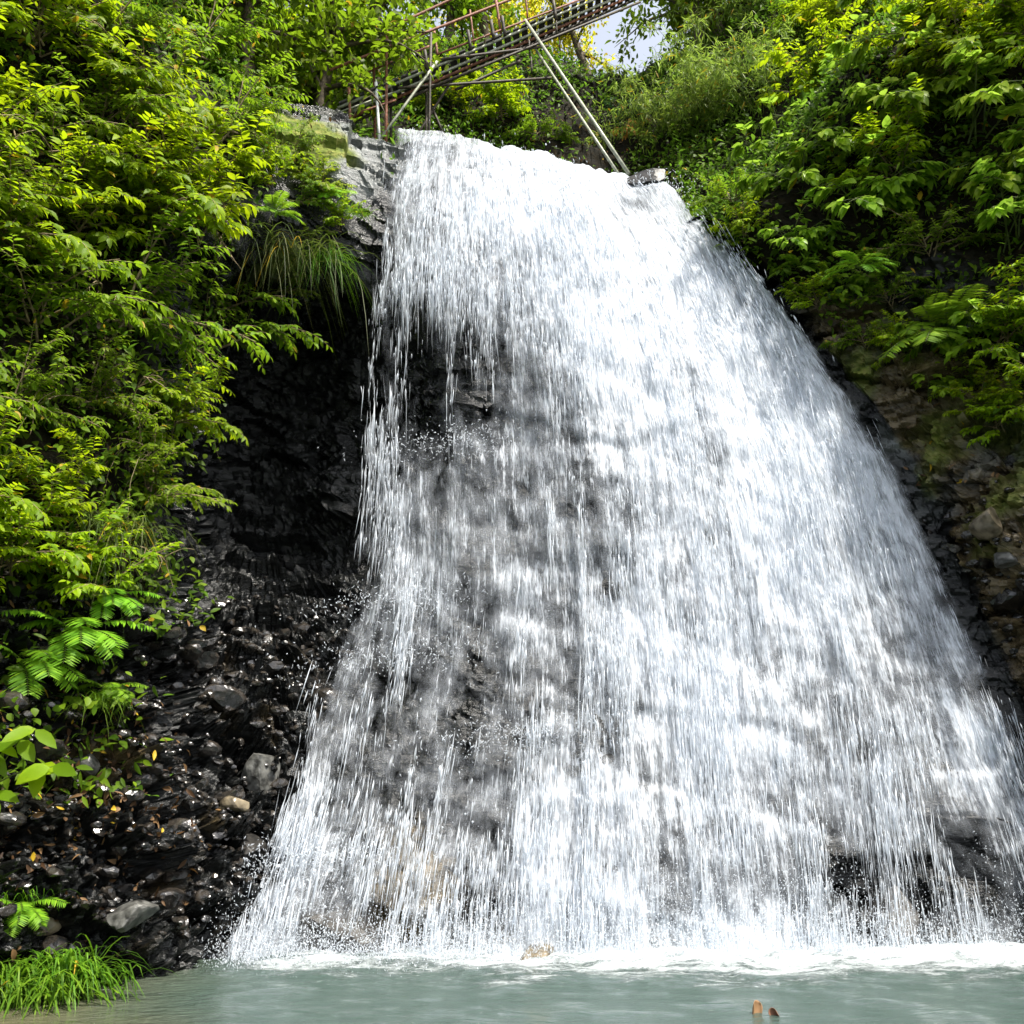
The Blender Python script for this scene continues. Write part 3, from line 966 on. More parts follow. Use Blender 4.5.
for k in range(len(sp_)):
    s = shapes[k % 12]
    q = Matrix.Rotation(random.uniform(0, 6.28), 3, 'Z') @ Matrix.Rotation(random.uniform(-.9, .9), 3, 'X')
    mb.add(s.v[0] @ np.array(q).T * min(.16, math.exp(random.gauss(math.log(.05), .5))) + sp_[k], [f for f in s.f])
rub2 = mb.build('rubble', M['stone'], smooth=False)
tag(rub2, 'dark broken stones on the right rock edge', 'rubble', kind='stuff')


# ------------------------------------------------------------------ plants
def perp(d, rg):
    a = norm(np.cross(d, [0, 0, 1.0]) + 1e-6)
    return a


class Plant:
    """collects leaves and stems, then becomes an Empty with two parts"""
    def __init__(self, seed):
        self.rg = np.random.default_rng(seed)
        self.P, self.D, self.U, self.L, self.W = [], [], [], [], []
        self.stem = MB()
        self.has_stem = False

    def leaf(self, p, d, up, L, W):
        self.P.append(p); self.D.append(d); self.U.append(up); self.L.append(L); self.W.append(W)

    def path(self, p, d, length, n, grav, wig, r0, r1):
        pts = [np.array(p, float)]
        d = norm(np.array(d, float))
        for k in range(n):
            d = norm(d + np.array([0, 0, -grav]) / n + self.rg.normal(0, wig, 3))
            pts.append(pts[-1] + d * length / n)
        pts = np.array(pts)
        tube(self.stem, pts, np.linspace(r0, r1, n + 1), 4, False)
        self.has_stem = True
        return pts

    def finish(self, name, leafmat, stemmat, label, cat, group, prof=(0.72, 1.0, 0.62), fold=.22, droop=(.1, .45), leafname='foliage', stemname='stem'):
        root = empty(name)
        mb = MB()
        if self.P:
            n = len(self.P)
            leaves(mb, np.array(self.P), np.array(self.D), np.array(self.U), np.array(self.L), np.array(self.W),
                   self.rg.uniform(droop[0], droop[1], n), fold, prof)
            mb.build(leafname, M[leafmat], root)
        if self.has_stem:
            self.stem.build(stemname, M[stemmat], root)
        tag(root, label, cat, group)
        return root


def shrub(seed, n_stems, length, n_twigs, n_leaf, L, W, grav=1.0, spread=(15, 75), whorl=False, hang=.45, upz=1.0):
    pl = Plant(seed); rg = pl.rg
    for i in range(n_stems):
        az = rg.uniform(-2.0, 2.0)          # fans out around -Y, away from the bank
        el = R(rg.uniform(*spread))
        d = np.array([math.sin(az) * math.cos(el), -math.cos(az) * math.cos(el), math.sin(el)])
        ln = length * rg.uniform(.65, 1.1)
        pts = pl.path(rg.normal(0, .08, 3) * length, d, ln, 8, grav * .9, .08, .010 * length + .003, .004)
        for j in range(n_twigs):
            s = rg.uniform(.22, 1.0)
            k = min(int(s * 8), 7)
            p = pts[k] + (pts[k + 1] - pts[k]) * (s * 8 - k)
            t = norm(pts[k + 1] - pts[k])
            sd = norm(np.cross(t, [0, 0, 1.0])) * rg.choice([-1, 1])
            td = norm(t * rg.uniform(.3, 1.0) + sd * rg.uniform(.3, 1.1) + np.array([0, 0, rg.uniform(-.15, .5)]))
            tl = length * rg.uniform(.16, .36)
            tp = pl.path(p, td, tl, 4, grav * .7, .08, .004, .002)
            for m in range(n_leaf):
                q = (m + 1) / n_leaf
                if whorl:
                    q = 0.55 + 0.45 * q
                k2 = min(int(q * 4 - 1e-6), 3)
                lp = tp[k2] + (tp[k2 + 1] - tp[k2]) * (q * 4 - k2)
                tt = norm(tp[k2 + 1] - tp[k2])
                side = norm(np.cross(tt, [0, 0, 1.0]) + 1e-6) * (1 if m % 2 else -1)
                if whorl:
                    an = m * 2.4
                    side = norm(np.cross(tt, [0, 0, 1.0]) * math.cos(an) + np.array([0, 0, 1.0]) * math.sin(an) * .35 + tt * .3)
                ld = norm(tt * rg.uniform(.3, .9) + side * rg.uniform(.6, 1.0) + np.array([0, 0, rg.uniform(-.5, .1)]))
                if m == n_leaf - 1:
                    ld = norm(tt + np.array([0, 0, -.25]))
                up = norm(np.array([0, -hang, upz]) + rg.normal(0, .28, 3))
                f = rg.uniform(.6, 1.15) * (0.75 + .25 * math.sin(q * 3))
                pl.leaf(lp, ld, up, L * f, W * f)
    return pl


def fern(seed, nf, length, pairs, wid):
    pl = Plant(seed); rg = pl.rg
    for i in range(nf):
        az = rg.uniform(-2.2, 2.2); el = R(rg.uniform(20, 60))
        d = np.array([math.sin(az) * math.cos(el), -math.cos(az) * math.cos(el), math.sin(el)])
        ln = length * rg.uniform(.7, 1.1)
        pts = pl.path(rg.normal(0, .02, 3), d, ln, 10, 1.3, .03, .004, .0015)
        for j in range(pairs):
            s = .16 + .84 * (j / pairs)
            k = min(int(s * 10), 9)
            p = pts[k] + (pts[k + 1] - pts[k]) * (s * 10 - k)
            t = norm(pts[k + 1] - pts[k])
            sd = norm(np.cross(t, [0, 0, 1.0]))
            w = wid * length * math.sin(math.pi * (.12 + .86 * (1 - s) ** .8)) ** .8
            for sg in (-1, 1):
                ld = norm(sd * sg + t * .45 + np.array([0, 0, -.15]) + rg.normal(0, .05, 3))
                pl.leaf(p, ld, norm(np.cross(sd, t) + rg.normal(0, .1, 3)), w, w * .17)
    return pl


def bamboo(seed, n_culm, length, n_twig, L, W):
    pl = Plant(seed); rg = pl.rg
    for i in range(n_culm):
        az = rg.uniform(-1.9, 1.9); el = R(rg.uniform(45, 85))
        d = np.array([math.sin(az) * math.cos(el), -math.cos(az) * math.cos(el), math.sin(el)])
        pts = pl.path(rg.normal(0, .12, 3), d, length * rg.uniform(.6, 1.1), 12, 1.7, .05, .008, .002)
        for j in range(n_twig):
            s = rg.uniform(.15, 1.0); k = min(int(s * 12), 11)
            p = pts[k] + (pts[k + 1] - pts[k]) * (s * 12 - k)
            td = norm(rg.normal(0, 1, 3) + np.array([0, -.3, .1]))
            tp = pl.path(p, td, length * rg.uniform(.08, .2), 3, 1.2, .08, .002, .001)
            for m in range(7):
                q = tp[1 + m % 3]
                ld = norm(td * .7 + rg.normal(0, .55, 3) + np.array([0, 0, -.55]))
                pl.leaf(q, ld, norm(rg.normal(0, .5, 3) + np.array([0, -.3, 1])), L * rg.uniform(.6, 1.2), W * rg.uniform(.7, 1.2))
    return pl


def vine(seed, n_str, length, per, L, W):
    pl = Plant(seed); rg = pl.rg
    for i in range(n_str):
        p = np.array([rg.normal(0, .14), rg.normal(0, .08), 0])
        ln = length * rg.uniform(.5, 1.1)
        pts = pl.path(p, [rg.normal(0, .25), -.4, -.3], ln, 14, 1.6, .10, .004, .0015)
        for j in range(per):
            s = rg.uniform(.1, 1.0); k = min(int(s * 14), 13)
            q = pts[k] + (pts[k + 1] - pts[k]) * (s * 14 - k)
            ld = norm(rg.normal(0, .8, 3) + np.array([0, -.5, -.5]))
            pl.leaf(q, ld, norm(rg.normal(0, .3, 3) + np.array([0, -.6, .8])), L * rg.uniform(.6, 1.2), W * rg.uniform(.6, 1.2))
    return pl


def tree(seed, height, n_limb, n_leaf, L, W, crown=1.0):
    pl = Plant(seed); rg = pl.rg
    pts = pl.path([0, 0, -.3], [rg.normal(0, .1), rg.normal(0, .1) - .1, 1], height * .8, 10, -.2, .06, .05 * height ** .7, .03)
    for i in range(n_limb):
        s = rg.uniform(.25, 1.0); k = min(int(s * 10), 9)
        p = pts[k]
        az = rg.uniform(0, 6.28)
        d = [math.cos(az), math.sin(az), rg.uniform(.1, .9)]
        lp = pl.path(p, d, height * crown * rg.uniform(.25, .42), 6, .6, .12, .022 * height ** .6, .006)
        for j in range(9):
            k2 = rg.integers(1, 6)
            td = norm(rg.normal(0, 1, 3) + np.array([0, 0, .1]))
            tp = pl.path(lp[k2], td, height * .12 * rg.uniform(.6, 1.3), 3, .8, .1, .006, .002)
            for m in range(n_leaf):
                q = tp[1 + m % 3] + rg.normal(0, .10, 3) * height / 5
                ld = norm(td * .5 + rg.normal(0, .7, 3) + np.array([0, 0, -.4]))
                pl.leaf(q, ld, norm(rg.normal(0, .4, 3) + np.array([0, 0, 1])), L * rg.uniform(.6, 1.2), W * rg.uniform(.6, 1.2))
    return pl


def grass_tuft(seed, n, L, W, spread, sag, down=0.0, rad=.12):
    rg = np.random.default_rng(seed)
    pos = np.stack([rg.normal(0, rad, n), rg.normal(0, rad * .6, n), rg.normal(0, .02, n)], 1)
    az = rg.uniform(-2.4, 2.4, n)
    el = np.radians(rg.uniform(25, 80, n)) - down
    d = np.stack([np.sin(az) * np.cos(el) * spread, -np.cos(az) * np.cos(el) * spread, np.sin(el)], 1)
    mb = MB()
    blades(mb, pos, d, L * rg.uniform(.5, 1.15, n), W * rg.uniform(.6, 1.2, n), sag * rg.uniform(.6, 1.3, n))
    return mb


PARK = []


def proto(p):
    PARK.append(p)
    return p


GL = 'leafy shrubs on the left bank'
GR = 'large-leaved shrubs on the right bank'
protoA = [shrub(101 + k, 11, 1.05, 13, 10, .135, .060, .65, hang=.3) for k in range(3)]
protoA = [a.finish('broadleaf_shrub', 'leaf_bright', 'twig', 'x', 'shrub', GL) for a in protoA]
protoM = [shrub(141 + k, 10, 1.0, 13, 10, .10, .043, .8, hang=.35) for k in range(2)]
protoM = [a.finish('broadleaf_shrub', 'leaf_mid', 'twig', 'x', 'shrub', GL) for a in protoM]
protoB = [shrub(201 + k, 10, 1.0, 7, 7, .22, .115, .9, whorl=True) for k in range(3)]
protoB = [a.finish('large_leaved_shrub', 'leaf_big', 'green_stem', 'x', 'shrub', GR, prof=(.8, 1.0, .6), fold=.15) for a in protoB]
protoC = [bamboo(301 + k, 15, 1.9, 26, .15, .019).finish('bamboo', 'leaf_bamboo', 'green_stem', 'x', 'bamboo', 'bamboo clumps beside the lip of the falls', prof=(.7, 1, .7), fold=.1, leafname='leaf_mass', stemname='culms') for k in range(2)]
protoF = [fern(401 + k, 11, .8, 20, .26).finish('fern', 'leaf_fern', 'green_stem', 'x', 'fern', 'ferns on the banks', prof=(.9, .9, .55), fold=.08, droop=(.05, .2), leafname='fronds', stemname='frond_ribs') for k in range(2)]
protoV = [vine(501 + k, 7, 1.3, 18, .075, .045).finish('hanging_vine', 'leaf_mid', 'twig', 'x', 'vine', 'vines hanging down the left bank') for k in range(2)]
protoT = [tree(601 + k, 5.0, 17, 17, .17, .085).finish('tree', 'leaf_mid', 'bark', 'x', 'tree', 'trees above the gully', leafname='crown', stemname='trunk') for k in range(2)]
protoS = [tree(651, 5.0, 15, 15, .16, .08).finish('tree', 'leaf_sun_painted', 'bark', 'x', 'tree', 'trees above the gully', leafname='crown', stemname='trunk')]
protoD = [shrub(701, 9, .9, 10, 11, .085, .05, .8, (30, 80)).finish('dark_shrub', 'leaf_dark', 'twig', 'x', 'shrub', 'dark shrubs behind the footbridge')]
used = set()


def plant(pr, p, s, rz=0.0, label='', tiltx=0.0, tilty=0.0):
    if pr in used:
        o = copy_tree(pr)
    else:
        o = pr
        used.add(pr)
    o.location = p
    o.scale = (s, s, s)
    o.rotation_euler = (tiltx, tilty, rz)
    o['label'] = label
    return o


rp = random.Random(3)
ROWN = ['at the very top', 'level with the lip of the falls', 'just below the level of the lip', 'beside the hanging grass', 'at the upper cave mouth', 'beside the dark cave', 'low down beside the cave', 'just above the wet rubble']
COLN = ['at the far left edge', 'near the left edge', 'midway across the left bank', 'toward the bank\'s outer side', 'at the bank\'s outer edge']


def left_edge(py):
    return np.interp(py, [-60, 40, 110, 200, 300, 400, 500, 600, 680], [275, 255, 232, 225, 200, 170, 135, 95, 55])


seen = {}


def uniq(lbl):
    seen[lbl] = seen.get(lbl, 0) + 1
    return lbl


k = 0
for i, py in enumerate(np.linspace(-30, 590, 8)):
    xe = left_edge(py)
    xs = np.linspace(-55, xe, max(2, int((xe + 55) / 66) + 1))
    for j, px in enumerate(xs):
        x, y = px + rp.uniform(-18, 18), py + rp.uniform(-22, 22)
        p, n = look(x, y)
        if p is None:
            continue
        low = py > 330
        pr = rp.choice(protoM if (rp.random() < (.6 if low else .25)) else protoA)
        s = rp.uniform(.8, 1.15) * (0.85 if low else 1.2)
        cj = int(round(j / max(1, len(xs) - 1) * 4))
        kind = 'Yellow-green' if pr in protoA else 'Darker'
        lbl = uniq(f'{kind} shrub {ROWN[i]}, {COLN[cj]}')
        plant(pr, p + n * .05, s, rp.uniform(-.7, .7) + .35, lbl, tiltx=rp.uniform(.0, .35))
        k += 1

# right bank: large-leaved shrubs above the falls' right edge
RIGHT = [
    (735, 205, .62, 'M', 'small leafy shrub growing just right of the second spout'),
    (790, 250, .60, 'B', 'large-leaved shrub drooping over the dark hollow beside the falls'),
    (800, 185, .85, 'B', 'large-leaved shrub with its lowest rosette hanging beside the bamboo'),
    (860, 215, .95, 'B', 'large-leaved shrub with pale broad rosettes in the middle of the right bank'),
    (930, 250, .80, 'M', 'darker leafy shrub in the shaded middle of the right bank'),
    (1010, 250, .95, 'B', 'large-leaved shrub with hanging pale leaves at the right edge'),
    (820, 95, 1.0, 'A', 'yellow-green shrub right of the bamboo, high on the right bank'),
    (900, 120, 1.0, 'B', 'large-leaved shrub high on the right bank above the pale rosettes'),
    (980, 140, 1.05, 'B', 'large-leaved shrub high on the right bank near the right edge'),
    (1060, 160, 1.0, 'B', 'large-leaved shrub cut by the right edge, upper bank'),
    (860, 20, 1.1, 'A', 'yellow-green shrub at the top of the frame right of the bamboo'),
    (940, 30, 1.1, 'A', 'glowing yellow-green shrub at the top of the right bank'),
    (1020, 40, 1.1, 'A', 'glowing yellow-green shrub in the upper right corner'),
    (1075, 60, 1.1, 'A', 'yellow-green shrub cut by the upper right edge'),
    (770, 60, .9, 'M', 'leafy shrub rising behind the bamboo, below the top edge'),
    (840, 150, .9, 'B', 'large-leaved shrub just above the hanging pale rosettes, right of the bamboo'),
    (960, 90, 1.0, 'A', 'yellow-green shrub between the glowing shrubs and the large leaves'),
    (900, 60, 1.0, 'B', 'uppermost large-leaved shrub of the right bank'),
    (1000, 190, .9, 'B', 'large-leaved shrub over the shaded hollow near the right edge'),
    (900, 175, .85, 'A', 'yellow-green shrub among the large leaves, mid right bank'),
    (870, 345, .5, 'M', 'low leafy plant creeping over the brown ledge close to the water'),
    (930, 395, .5, 'B', 'lowest large-leaved plant over the mossy ledge, above the brownish rock'),
    (975, 350, .6, 'B', 'large-leaved plant on the ledge between the big fern and the right edge'),
    (1005, 425, .5, 'A', 'bright shrub hanging lowest of all over the rocks at the right edge'),
    (820, 305, .45, 'A', 'bright small shrub on the rim where the rock meets the water'),
    (850, 290, .45, 'B', 'small large-leaved plant hanging over the rock rim right of the falls'),
    (905, 350, .45, 'A', 'small bright shrub on the brown ledge, left of the big fern'),
    (945, 345, .5, 'B', 'large-leaved plant just under the big fern on the right bank'),
    (985, 405, .45, 'A', 'small bright shrub drooping over the brown rock near the right edge'),
    (745, 235, .45, 'A', 'small bright shrub by the water, below the bamboo'),
    (890, 300, .55, 'M', 'low leafy shrub over the right rock edge, left of the fern'),
    (1000, 345, .70, 'A', 'bright green shrub at the right edge below the fern'),
    (1050, 320, .8, 'A', 'bright green shrub cut by the right edge beside the fern'),
    (965, 380, .50, 'A', 'bright low shrub overhanging the brown rock on the right'),
    (1040, 395, .65, 'A', 'lowest bright shrub at the right edge above the rocks'),
]
for (x, y, s, kd, lb) in RIGHT:
    p, n = look(x, y)
    pr = rp.choice({'A': protoA, 'M': protoM, 'B': protoB}[kd])
    plant(pr, p + n * .05, s, rp.uniform(-.7, .5) - .35, lb.capitalize(), tiltx=rp.uniform(0, .3))
for (x, y, s, rz, lb) in [
    (660, 140, .85, .2, 'bamboo clump leaning over the right lip of the falls'),
    (710, 120, 1.0, -.1, 'tall bamboo clump at the centre of the thicket right of the bridge'),
    (765, 110, .95, -.4, 'bamboo clump on the right side of the thicket, next to the large leaves'),
    (690, 30, 1.0, .3, 'bamboo clump at the top of the frame beside the patch of sky'),
    (750, 20, 1.0, -.2, 'bamboo clump at the top of the frame over the thicket')]:
    p, n = look(x, y)
    plant(rp.choice(protoC), p + n * .05, s, rz, lb.capitalize())
for (x, y, s, rz, lb) in [
    (925, 320, 1.15, -.3, 'feathery bright fern on the right bank above the rock'),
    (960, 300, .75, -.6, 'second fern tucked behind the feathery one on the right bank'),
    (860, 300, .6, .1, 'small fern at the rim of the right rock, left of the big fern'),
    (800, 270, .5, .2, 'tiny fern in the dark hollow right of the falls'),
    (70, 640, .85, .3, 'feathery fern over the rubble at the left edge'),
    (25, 660, .8, .6, 'fern at the far left edge above the leafy sprig'),
    (110, 690, .45, .3, 'small fern hanging over the black rubble'),
    (110, 600, .6, .3, 'fern below the hanging dry grass on the left bank'),
    (20, 900, .45, .2, 'little fern above the grass tuft by the pool'),
    (270, 215, .55, .2, 'small fern on the mossy ledge left of the falls'),
    (330, 200, .5, .0, 'small bright fern hanging under the grey slab at the lip')]:
    p, n = look(x, y)
    plant(rp.choice(protoF), p + n * (.5 if x > 850 else .06), s, rz, lb.capitalize(), tiltx=.25)
for (x, y, s, lb) in [
    (215, 330, .9, 'leafy vine hanging in front of the cave mouth'),
    (180, 420, .85, 'leafy vine dangling from the left bank beside the cave'),
    (235, 270, .8, 'short vine hanging under the mossy ledge'),
    (130, 490, .8, 'vine trailing over the bank low beside the cave'),
    (255, 310, .5, 'thin vine with few leaves over the black cave'),
    (60, 440, .9, 'vine trailing among the shrubs at the left edge')]:
    p, n = look(x, y)
    q = Vector(p) + Vector((0, -.35, .35))
    plant(rp.choice(protoV), q, s, rp.uniform(-.4, .6), lb.capitalize())

for (x, y, s_, kd, lb) in [
    (292, 165, .60, 'M', 'leafy plant spread over the left half of the mossy ledge'),
    (322, 195, .50, 'A', 'bright leafy plant below the moss, left of the grey slab'),
    (300, 205, .42, 'M', 'small leafy plant trailing off the mossy ledge above the hanging grass'),
    (340, 225, .40, 'A', 'small bright plant under the grey slab at the left lip'),
    (268, 185, .50, 'A', 'bright leafy plant at the left end of the mossy ledge'),
    (250, 140, .55, 'A', 'bright bush spilling onto the top of the mossy ledge'),
    (310, 240, .36, 'M', 'small leafy plant hanging over the dark recess beside the falls'),
    (285, 290, .40, 'M', 'leafy plant dangling below the hanging grass'),
    (352, 98, .50, 'A', 'bright leafy sprigs in front of the left bridge posts'),
    (225, 345, .40, 'M', 'small leafy plant at the rim of the cave mouth')]:
    p, n = look(x, y)
    plant(rp.choice({'A': protoA, 'M': protoM}[kd]), p + n * .04, s_, rp.uniform(-.6, .6), lb.capitalize(), tiltx=.5)

# the leafy sprig and other single plants
pl = Plant(811)
for (tx_, tz_, nl) in [(.60, .10, 6), (.40, .38, 5), (.22, -.12, 4), (.10, .30, 5), (-.15, .12, 4)]:
    tp = pl.path((0, 0, 0), (tx_, -.25, tz_ + .25), math.hypot(tx_, tz_) + .1, 5, .5, .04, .006, .003)
    for m in range(nl):
        an = (m / nl) * 4.6 - 2.3 + pl.rg.normal(0, .2)
        ld = norm(np.array([math.sin(an) * 1.0 + .25, -.35, -.35 - .35 * math.cos(an) + .25 * pl.rg.normal()]))
        pl.leaf(tp[-1 - (m % 2)] + pl.rg.normal(0, .012, 3), ld, norm(np.array([.15, -1.0, .75]) + pl.rg.normal(0, .18, 3)), .24 * pl.rg.uniform(.7, 1.1), .115 * pl.rg.uniform(.8, 1.1))
sprig = pl.finish('leafy_sprig', 'leaf_bright', 'green_stem', 'Bright green sprig of broad oval leaves at the left edge over dead leaves', 'shrub', None, prof=(.75, 1.0, .65), fold=.15, droop=(.1, .3))
p, n = look(8, 800)
sprig.location = p + Vector((.0, -.35, .08))


def tuft(px, py, mbx, label, lift=0.0, name='grass_tuft', out=0.05, mat='grass'):
    p, n = look(px, py)
    o = empty(name, p + n * out + Vector((0, 0, lift)))
    mbx.build('blades', M[mat], o)
    tag(o, label, 'grass tuft', 'grass tufts on the rocks')
    return o


t1 = tuft(20, 985, grass_tuft(901, 520, .75, .021, 1.0, .95, 0, .30), 'Dense bright grass tuft at the pool edge in the lower left corner')
tuft(75, 975, grass_tuft(902, 220, .65, .019, 1.0, .95, 0, .14), 'Grass tuft leaning over the water, right side of the corner clump')
tuft(272, 245, grass_tuft(903, 240, .95, .012, .75, 1.4, .35, .36), 'Long hanging grass under the mossy ledge left of the falls', out=.2, mat='dull_grass')
tuft(315, 260, grass_tuft(904, 150, .7, .011, .7, 1.3, .3, .12), 'Shorter hanging grass beside the falls under the mossy ledge', out=.15)
tuft(95, 530, grass_tuft(905, 300, .75, .010, .7, 1.3, .4, .2), 'Dull hanging grass on the left bank beside the cave', out=.15, mat='dull_grass')
tuft(18, 905, grass_tuft(906, 160, .35, .010, 1, .7, 0, .12), 'Small grass tuft above the corner clump')
tuft(105, 700, grass_tuft(907, 120, .35, .009, .9, 1.0, .2, .1), 'Short grass tuft on the black rubble')
tuft(345, 215, grass_tuft(908, 90, .35, .009, .9, 1.0, .2, .1), 'Short grass under the grey slab at the left lip', out=.1)
tuft(270, 130, grass_tuft(909, 120, .35, .009, .9, .9, .1, .12), 'Short grass on top of the mossy ledge')

# ------------------------------------------------------------------ background: gully and trees
BG = [
    (330, -20, 14.0, 1.0, 'T', 'tree leaning over the mossy ledge, left of the footbridge'),
    (260, -60, 13.0, 1.0, 'T', 'tree at the top of the left bank, behind the bright shrubs'),
    (180, -90, 12.5, 1.1, 'T', 'tree at the top of the left bank toward the left corner'),
    (80, -120, 12.0, 1.1, 'T', 'tree above the upper left corner'),
    (380, 60, 16.5, .9, 'T', 'tree behind the left end of the footbridge'),
    (450, 60, 18.0, 1.0, 'T', 'tree behind the middle of the footbridge'),
    (490, 40, 19.5, 1.1, 'S', 'tree behind the footbridge handrail, yellow sun glow painted into its leaves'),
    (540, 30, 21.0, 1.0, 'S', 'tree with painted yellow-green sunlight beyond the upper end of the footbridge'),
    (590, 70, 18.5, .7, 'S', 'low tree with sunlight painted into its leaves, under the patch of sky'),
    (700, 60, 17.0, .9, 'T', 'tree beside the patch of sky, behind the bamboo'),
    (720, 10, 17.0, 1.1, 'T', 'tall tree behind the bamboo thicket'),
    (800, -10, 16.5, 1.2, 'T', 'tree behind the yellow-green shrubs of the right bank'),
    (900, -60, 15.5, 1.2, 'T', 'tree above the right bank, toward the upper right corner'),
    (1010, -80, 14.5, 1.2, 'T', 'tree above the upper right corner'),
]
for (x, y, Y, s, kd, lb) in BG:
    q = at(x, y, Y)
    g_ = drop(q[0], q[1])
    z = g_[2] if g_ is not None else q[2]
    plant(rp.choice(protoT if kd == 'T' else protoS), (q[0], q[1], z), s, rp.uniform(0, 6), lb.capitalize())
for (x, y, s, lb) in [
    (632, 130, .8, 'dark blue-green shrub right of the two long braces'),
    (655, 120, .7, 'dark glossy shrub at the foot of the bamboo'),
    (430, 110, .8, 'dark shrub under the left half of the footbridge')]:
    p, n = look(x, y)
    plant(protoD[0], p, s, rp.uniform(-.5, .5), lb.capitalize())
for (x, y, s, kd, lb) in [
    (455, 112, .95, 'A', 'bright bush right behind the footbridge posts'),
    (500, 118, .9, 'A', 'bright bush under the middle of the footbridge'),
    (540, 140, .7, 'M', 'low green bush just above the crest of the falls'),
    (405, 105, .8, 'M', 'green bush between the left footbridge posts'),
    (335, 60, .7, 'M', 'green bush at the left foot of the bridge'),
    (285, 40, .8, 'M', 'green bush above the mossy ledge'),
    ]:
    p, n = look(x, y)
    plant(rp.choice({'A': protoA, 'M': protoM}[kd]), p, s, rp.uniform(-.5, .5), lb.capitalize())
wither = shrub(821, 6, .5, 5, 6, .13, .06, 1.6, (10, 60)).finish('withered_plant', 'leaf_orange', 'twig', 'Withered orange leaves hanging above the slab at the right lip', 'plant', None)
p, n = look(640, 135)
wither.location = p + n * .1

# leaves of low plants creeping over the banks
veg = (1 - rocky) * vis * (row > -4.2) * (row < 9.2)
veg = np.where((cc > 3) & (cc < 6.2) & (row > 5.2) & (row < 8), np.maximum(veg, .25 * (cc < 5)), veg)
veg = veg * (0.25 + (fbm(P1, .9, 3, 301) > -.12))
veg = np.where((cc > 8.5) & (cc < 13.5) & (row > -1.5) & (row < 1), 0, veg)
veg = np.where((row > .8) & (((cc > C6 - .5) & (cc < C6 + .9)) | ((cc > C0 - .7) & (cc < C0 + .7))), 0, veg)
veg = veg * (1 - .93 * np.clip(2.2 * near_px(592, 95, 15.8, 1.3), 0, 1))
vp, vn, _ = scatter_on_cliff(veg, 60000, 8)
rg = np.random.default_rng(9)
n_ = len(vp)
vp = vp + vn * rg.exponential(.09, n_)[:, None]
ld = norm(rg.normal(0, .6, (n_, 3)) + vn * .5 + np.array([0, -.3, -.35]))
mb = MB()
leaves(mb, vp, ld, norm(rg.normal(0, .35, (n_, 3)) + np.array([0, -.5, .8])), rg.uniform(.05, .16, n_), rg.uniform(.028, .07, n_), rg.uniform(.1, .4, n_), .2)
under_o = mb.build('undergrowth', M['leaf_ivy'])
tag(under_o, 'small creeping leaves covering the earth banks', 'undergrowth', kind='stuff')

# dead leaves lying on the rubble and earth
lit = near_px(60, 800, 8.8, .8) + .8 * near_px(130, 790, 9.2, .5) + .5 * near_px(40, 700, 9.0, .7) + .25 * near_px(300, 110, 12.0, .5) + .15 * near_px(590, 110, 16, 2.0) * 3 + .15 * near_px(950, 450, 10.8, .6)
vp, vn, _ = scatter_on_cliff(lit, 1500, 10)
n_ = len(vp)
mb = MB()
leaves(mb, vp + vn * .03, rg.normal(0, 1, (n_, 3)) - vn * .1, norm(vn + rg.normal(0, .5, (n_, 3))), rg.uniform(.03, .11, n_), rg.uniform(.012, .05, n_), rg.uniform(-.5, .9, n_), .6)
lo = mb.build('leaf_litter', M['litter'])
tag(lo, 'brown dead leaves on the wet rubble', 'leaf litter', kind='stuff')


# bare twigs sticking out of the left bank
def twig(px, py, seed, label, d, ln):
    pl = Plant(seed)
    p, n = look(px, py)
    o = empty('bare_branch', p)
    pts = pl.path((0, 0, 0), d, ln, 10, .5, .16, .011, .004)
    for j in range(5):
        k_ = pl.rg.integers(2, 9)
        pl.path(pts[k_], norm(np.array(d) + pl.rg.normal(0, .7, 3)), ln * .4, 6, .6, .14, .006, .002)
    pl.stem.build('branch', M['twig'], o)
    tag(o, label, 'branch', 'bare branches on the left bank')


twig(60, 190, 31, 'Bare pale branch zigzagging among the upper left shrubs', (.4, -1, -.1), 1.3)
twig(215, 230, 32, 'Bare twiggy branch under the mossy ledge edge', (.3, -.8, -.5), 1.0)
twig(120, 420, 33, 'Bare branch reaching toward the cave mouth', (.7, -.8, .1), 1.2)
twig(100, 300, 34, 'Bare branch drooping in the middle of the left bank', (.4, -.9, -.4), 1.1)
twig(130, 545, 35, 'Bare thin stick above the wet rubble', (.8, -.6, -.3), .8)

# ------------------------------------------------------------------ scaffold-pipe footbridge
PR = .0243
br = empty('footbridge', tuple(at(500, 60, 14.6)))
tag(br, 'Rusty scaffold-pipe footbridge climbing across the gully above the falls', 'footbridge')
b0 = np.array(br.location)


def pipe(name, a, b, mat, r=PR, ext=0.0):
    a, b = np.array(a), np.array(b)
    if ext:
        b = b + norm(b - a) * ext
    mb = MB()
    tube(mb, np.array([a, a + (b - a) / 3, a + (b - a) * 2 / 3, b]) - b0, r, 10)
    o = mb.build(name, M[mat], br)
    return o


def YD(px):                      # depth of the bridge's near side along its run
    return np.interp(px, [330, 440, 640], [13.5, 14.1, 15.6])


W_ = .45                         # deck width


def nearp(px, py): return at(px, py, YD(px))
def farp(px, py): return at(px, py, YD(px) + W_)


deckA, deckB = nearp(338, 108), nearp(640, -20)
run = deckB - deckA
# two pairs of pipes carry the deck
pipe('stringer', deckA, deckB, 'pale_pipe')
pipe('stringer', deckA + [0, .10, -.09], deckB + [0, .10, -.09], 'pale_pipe')
fo = np.array([0.03, W_, 0.0])
pipe('stringer', deckA + fo, deckB + fo, 'pale_pipe')
pipe('stringer', deckA + fo + [0, -.10, -.09], deckB + fo + [0, -.10, -.09], 'dark_pipe')
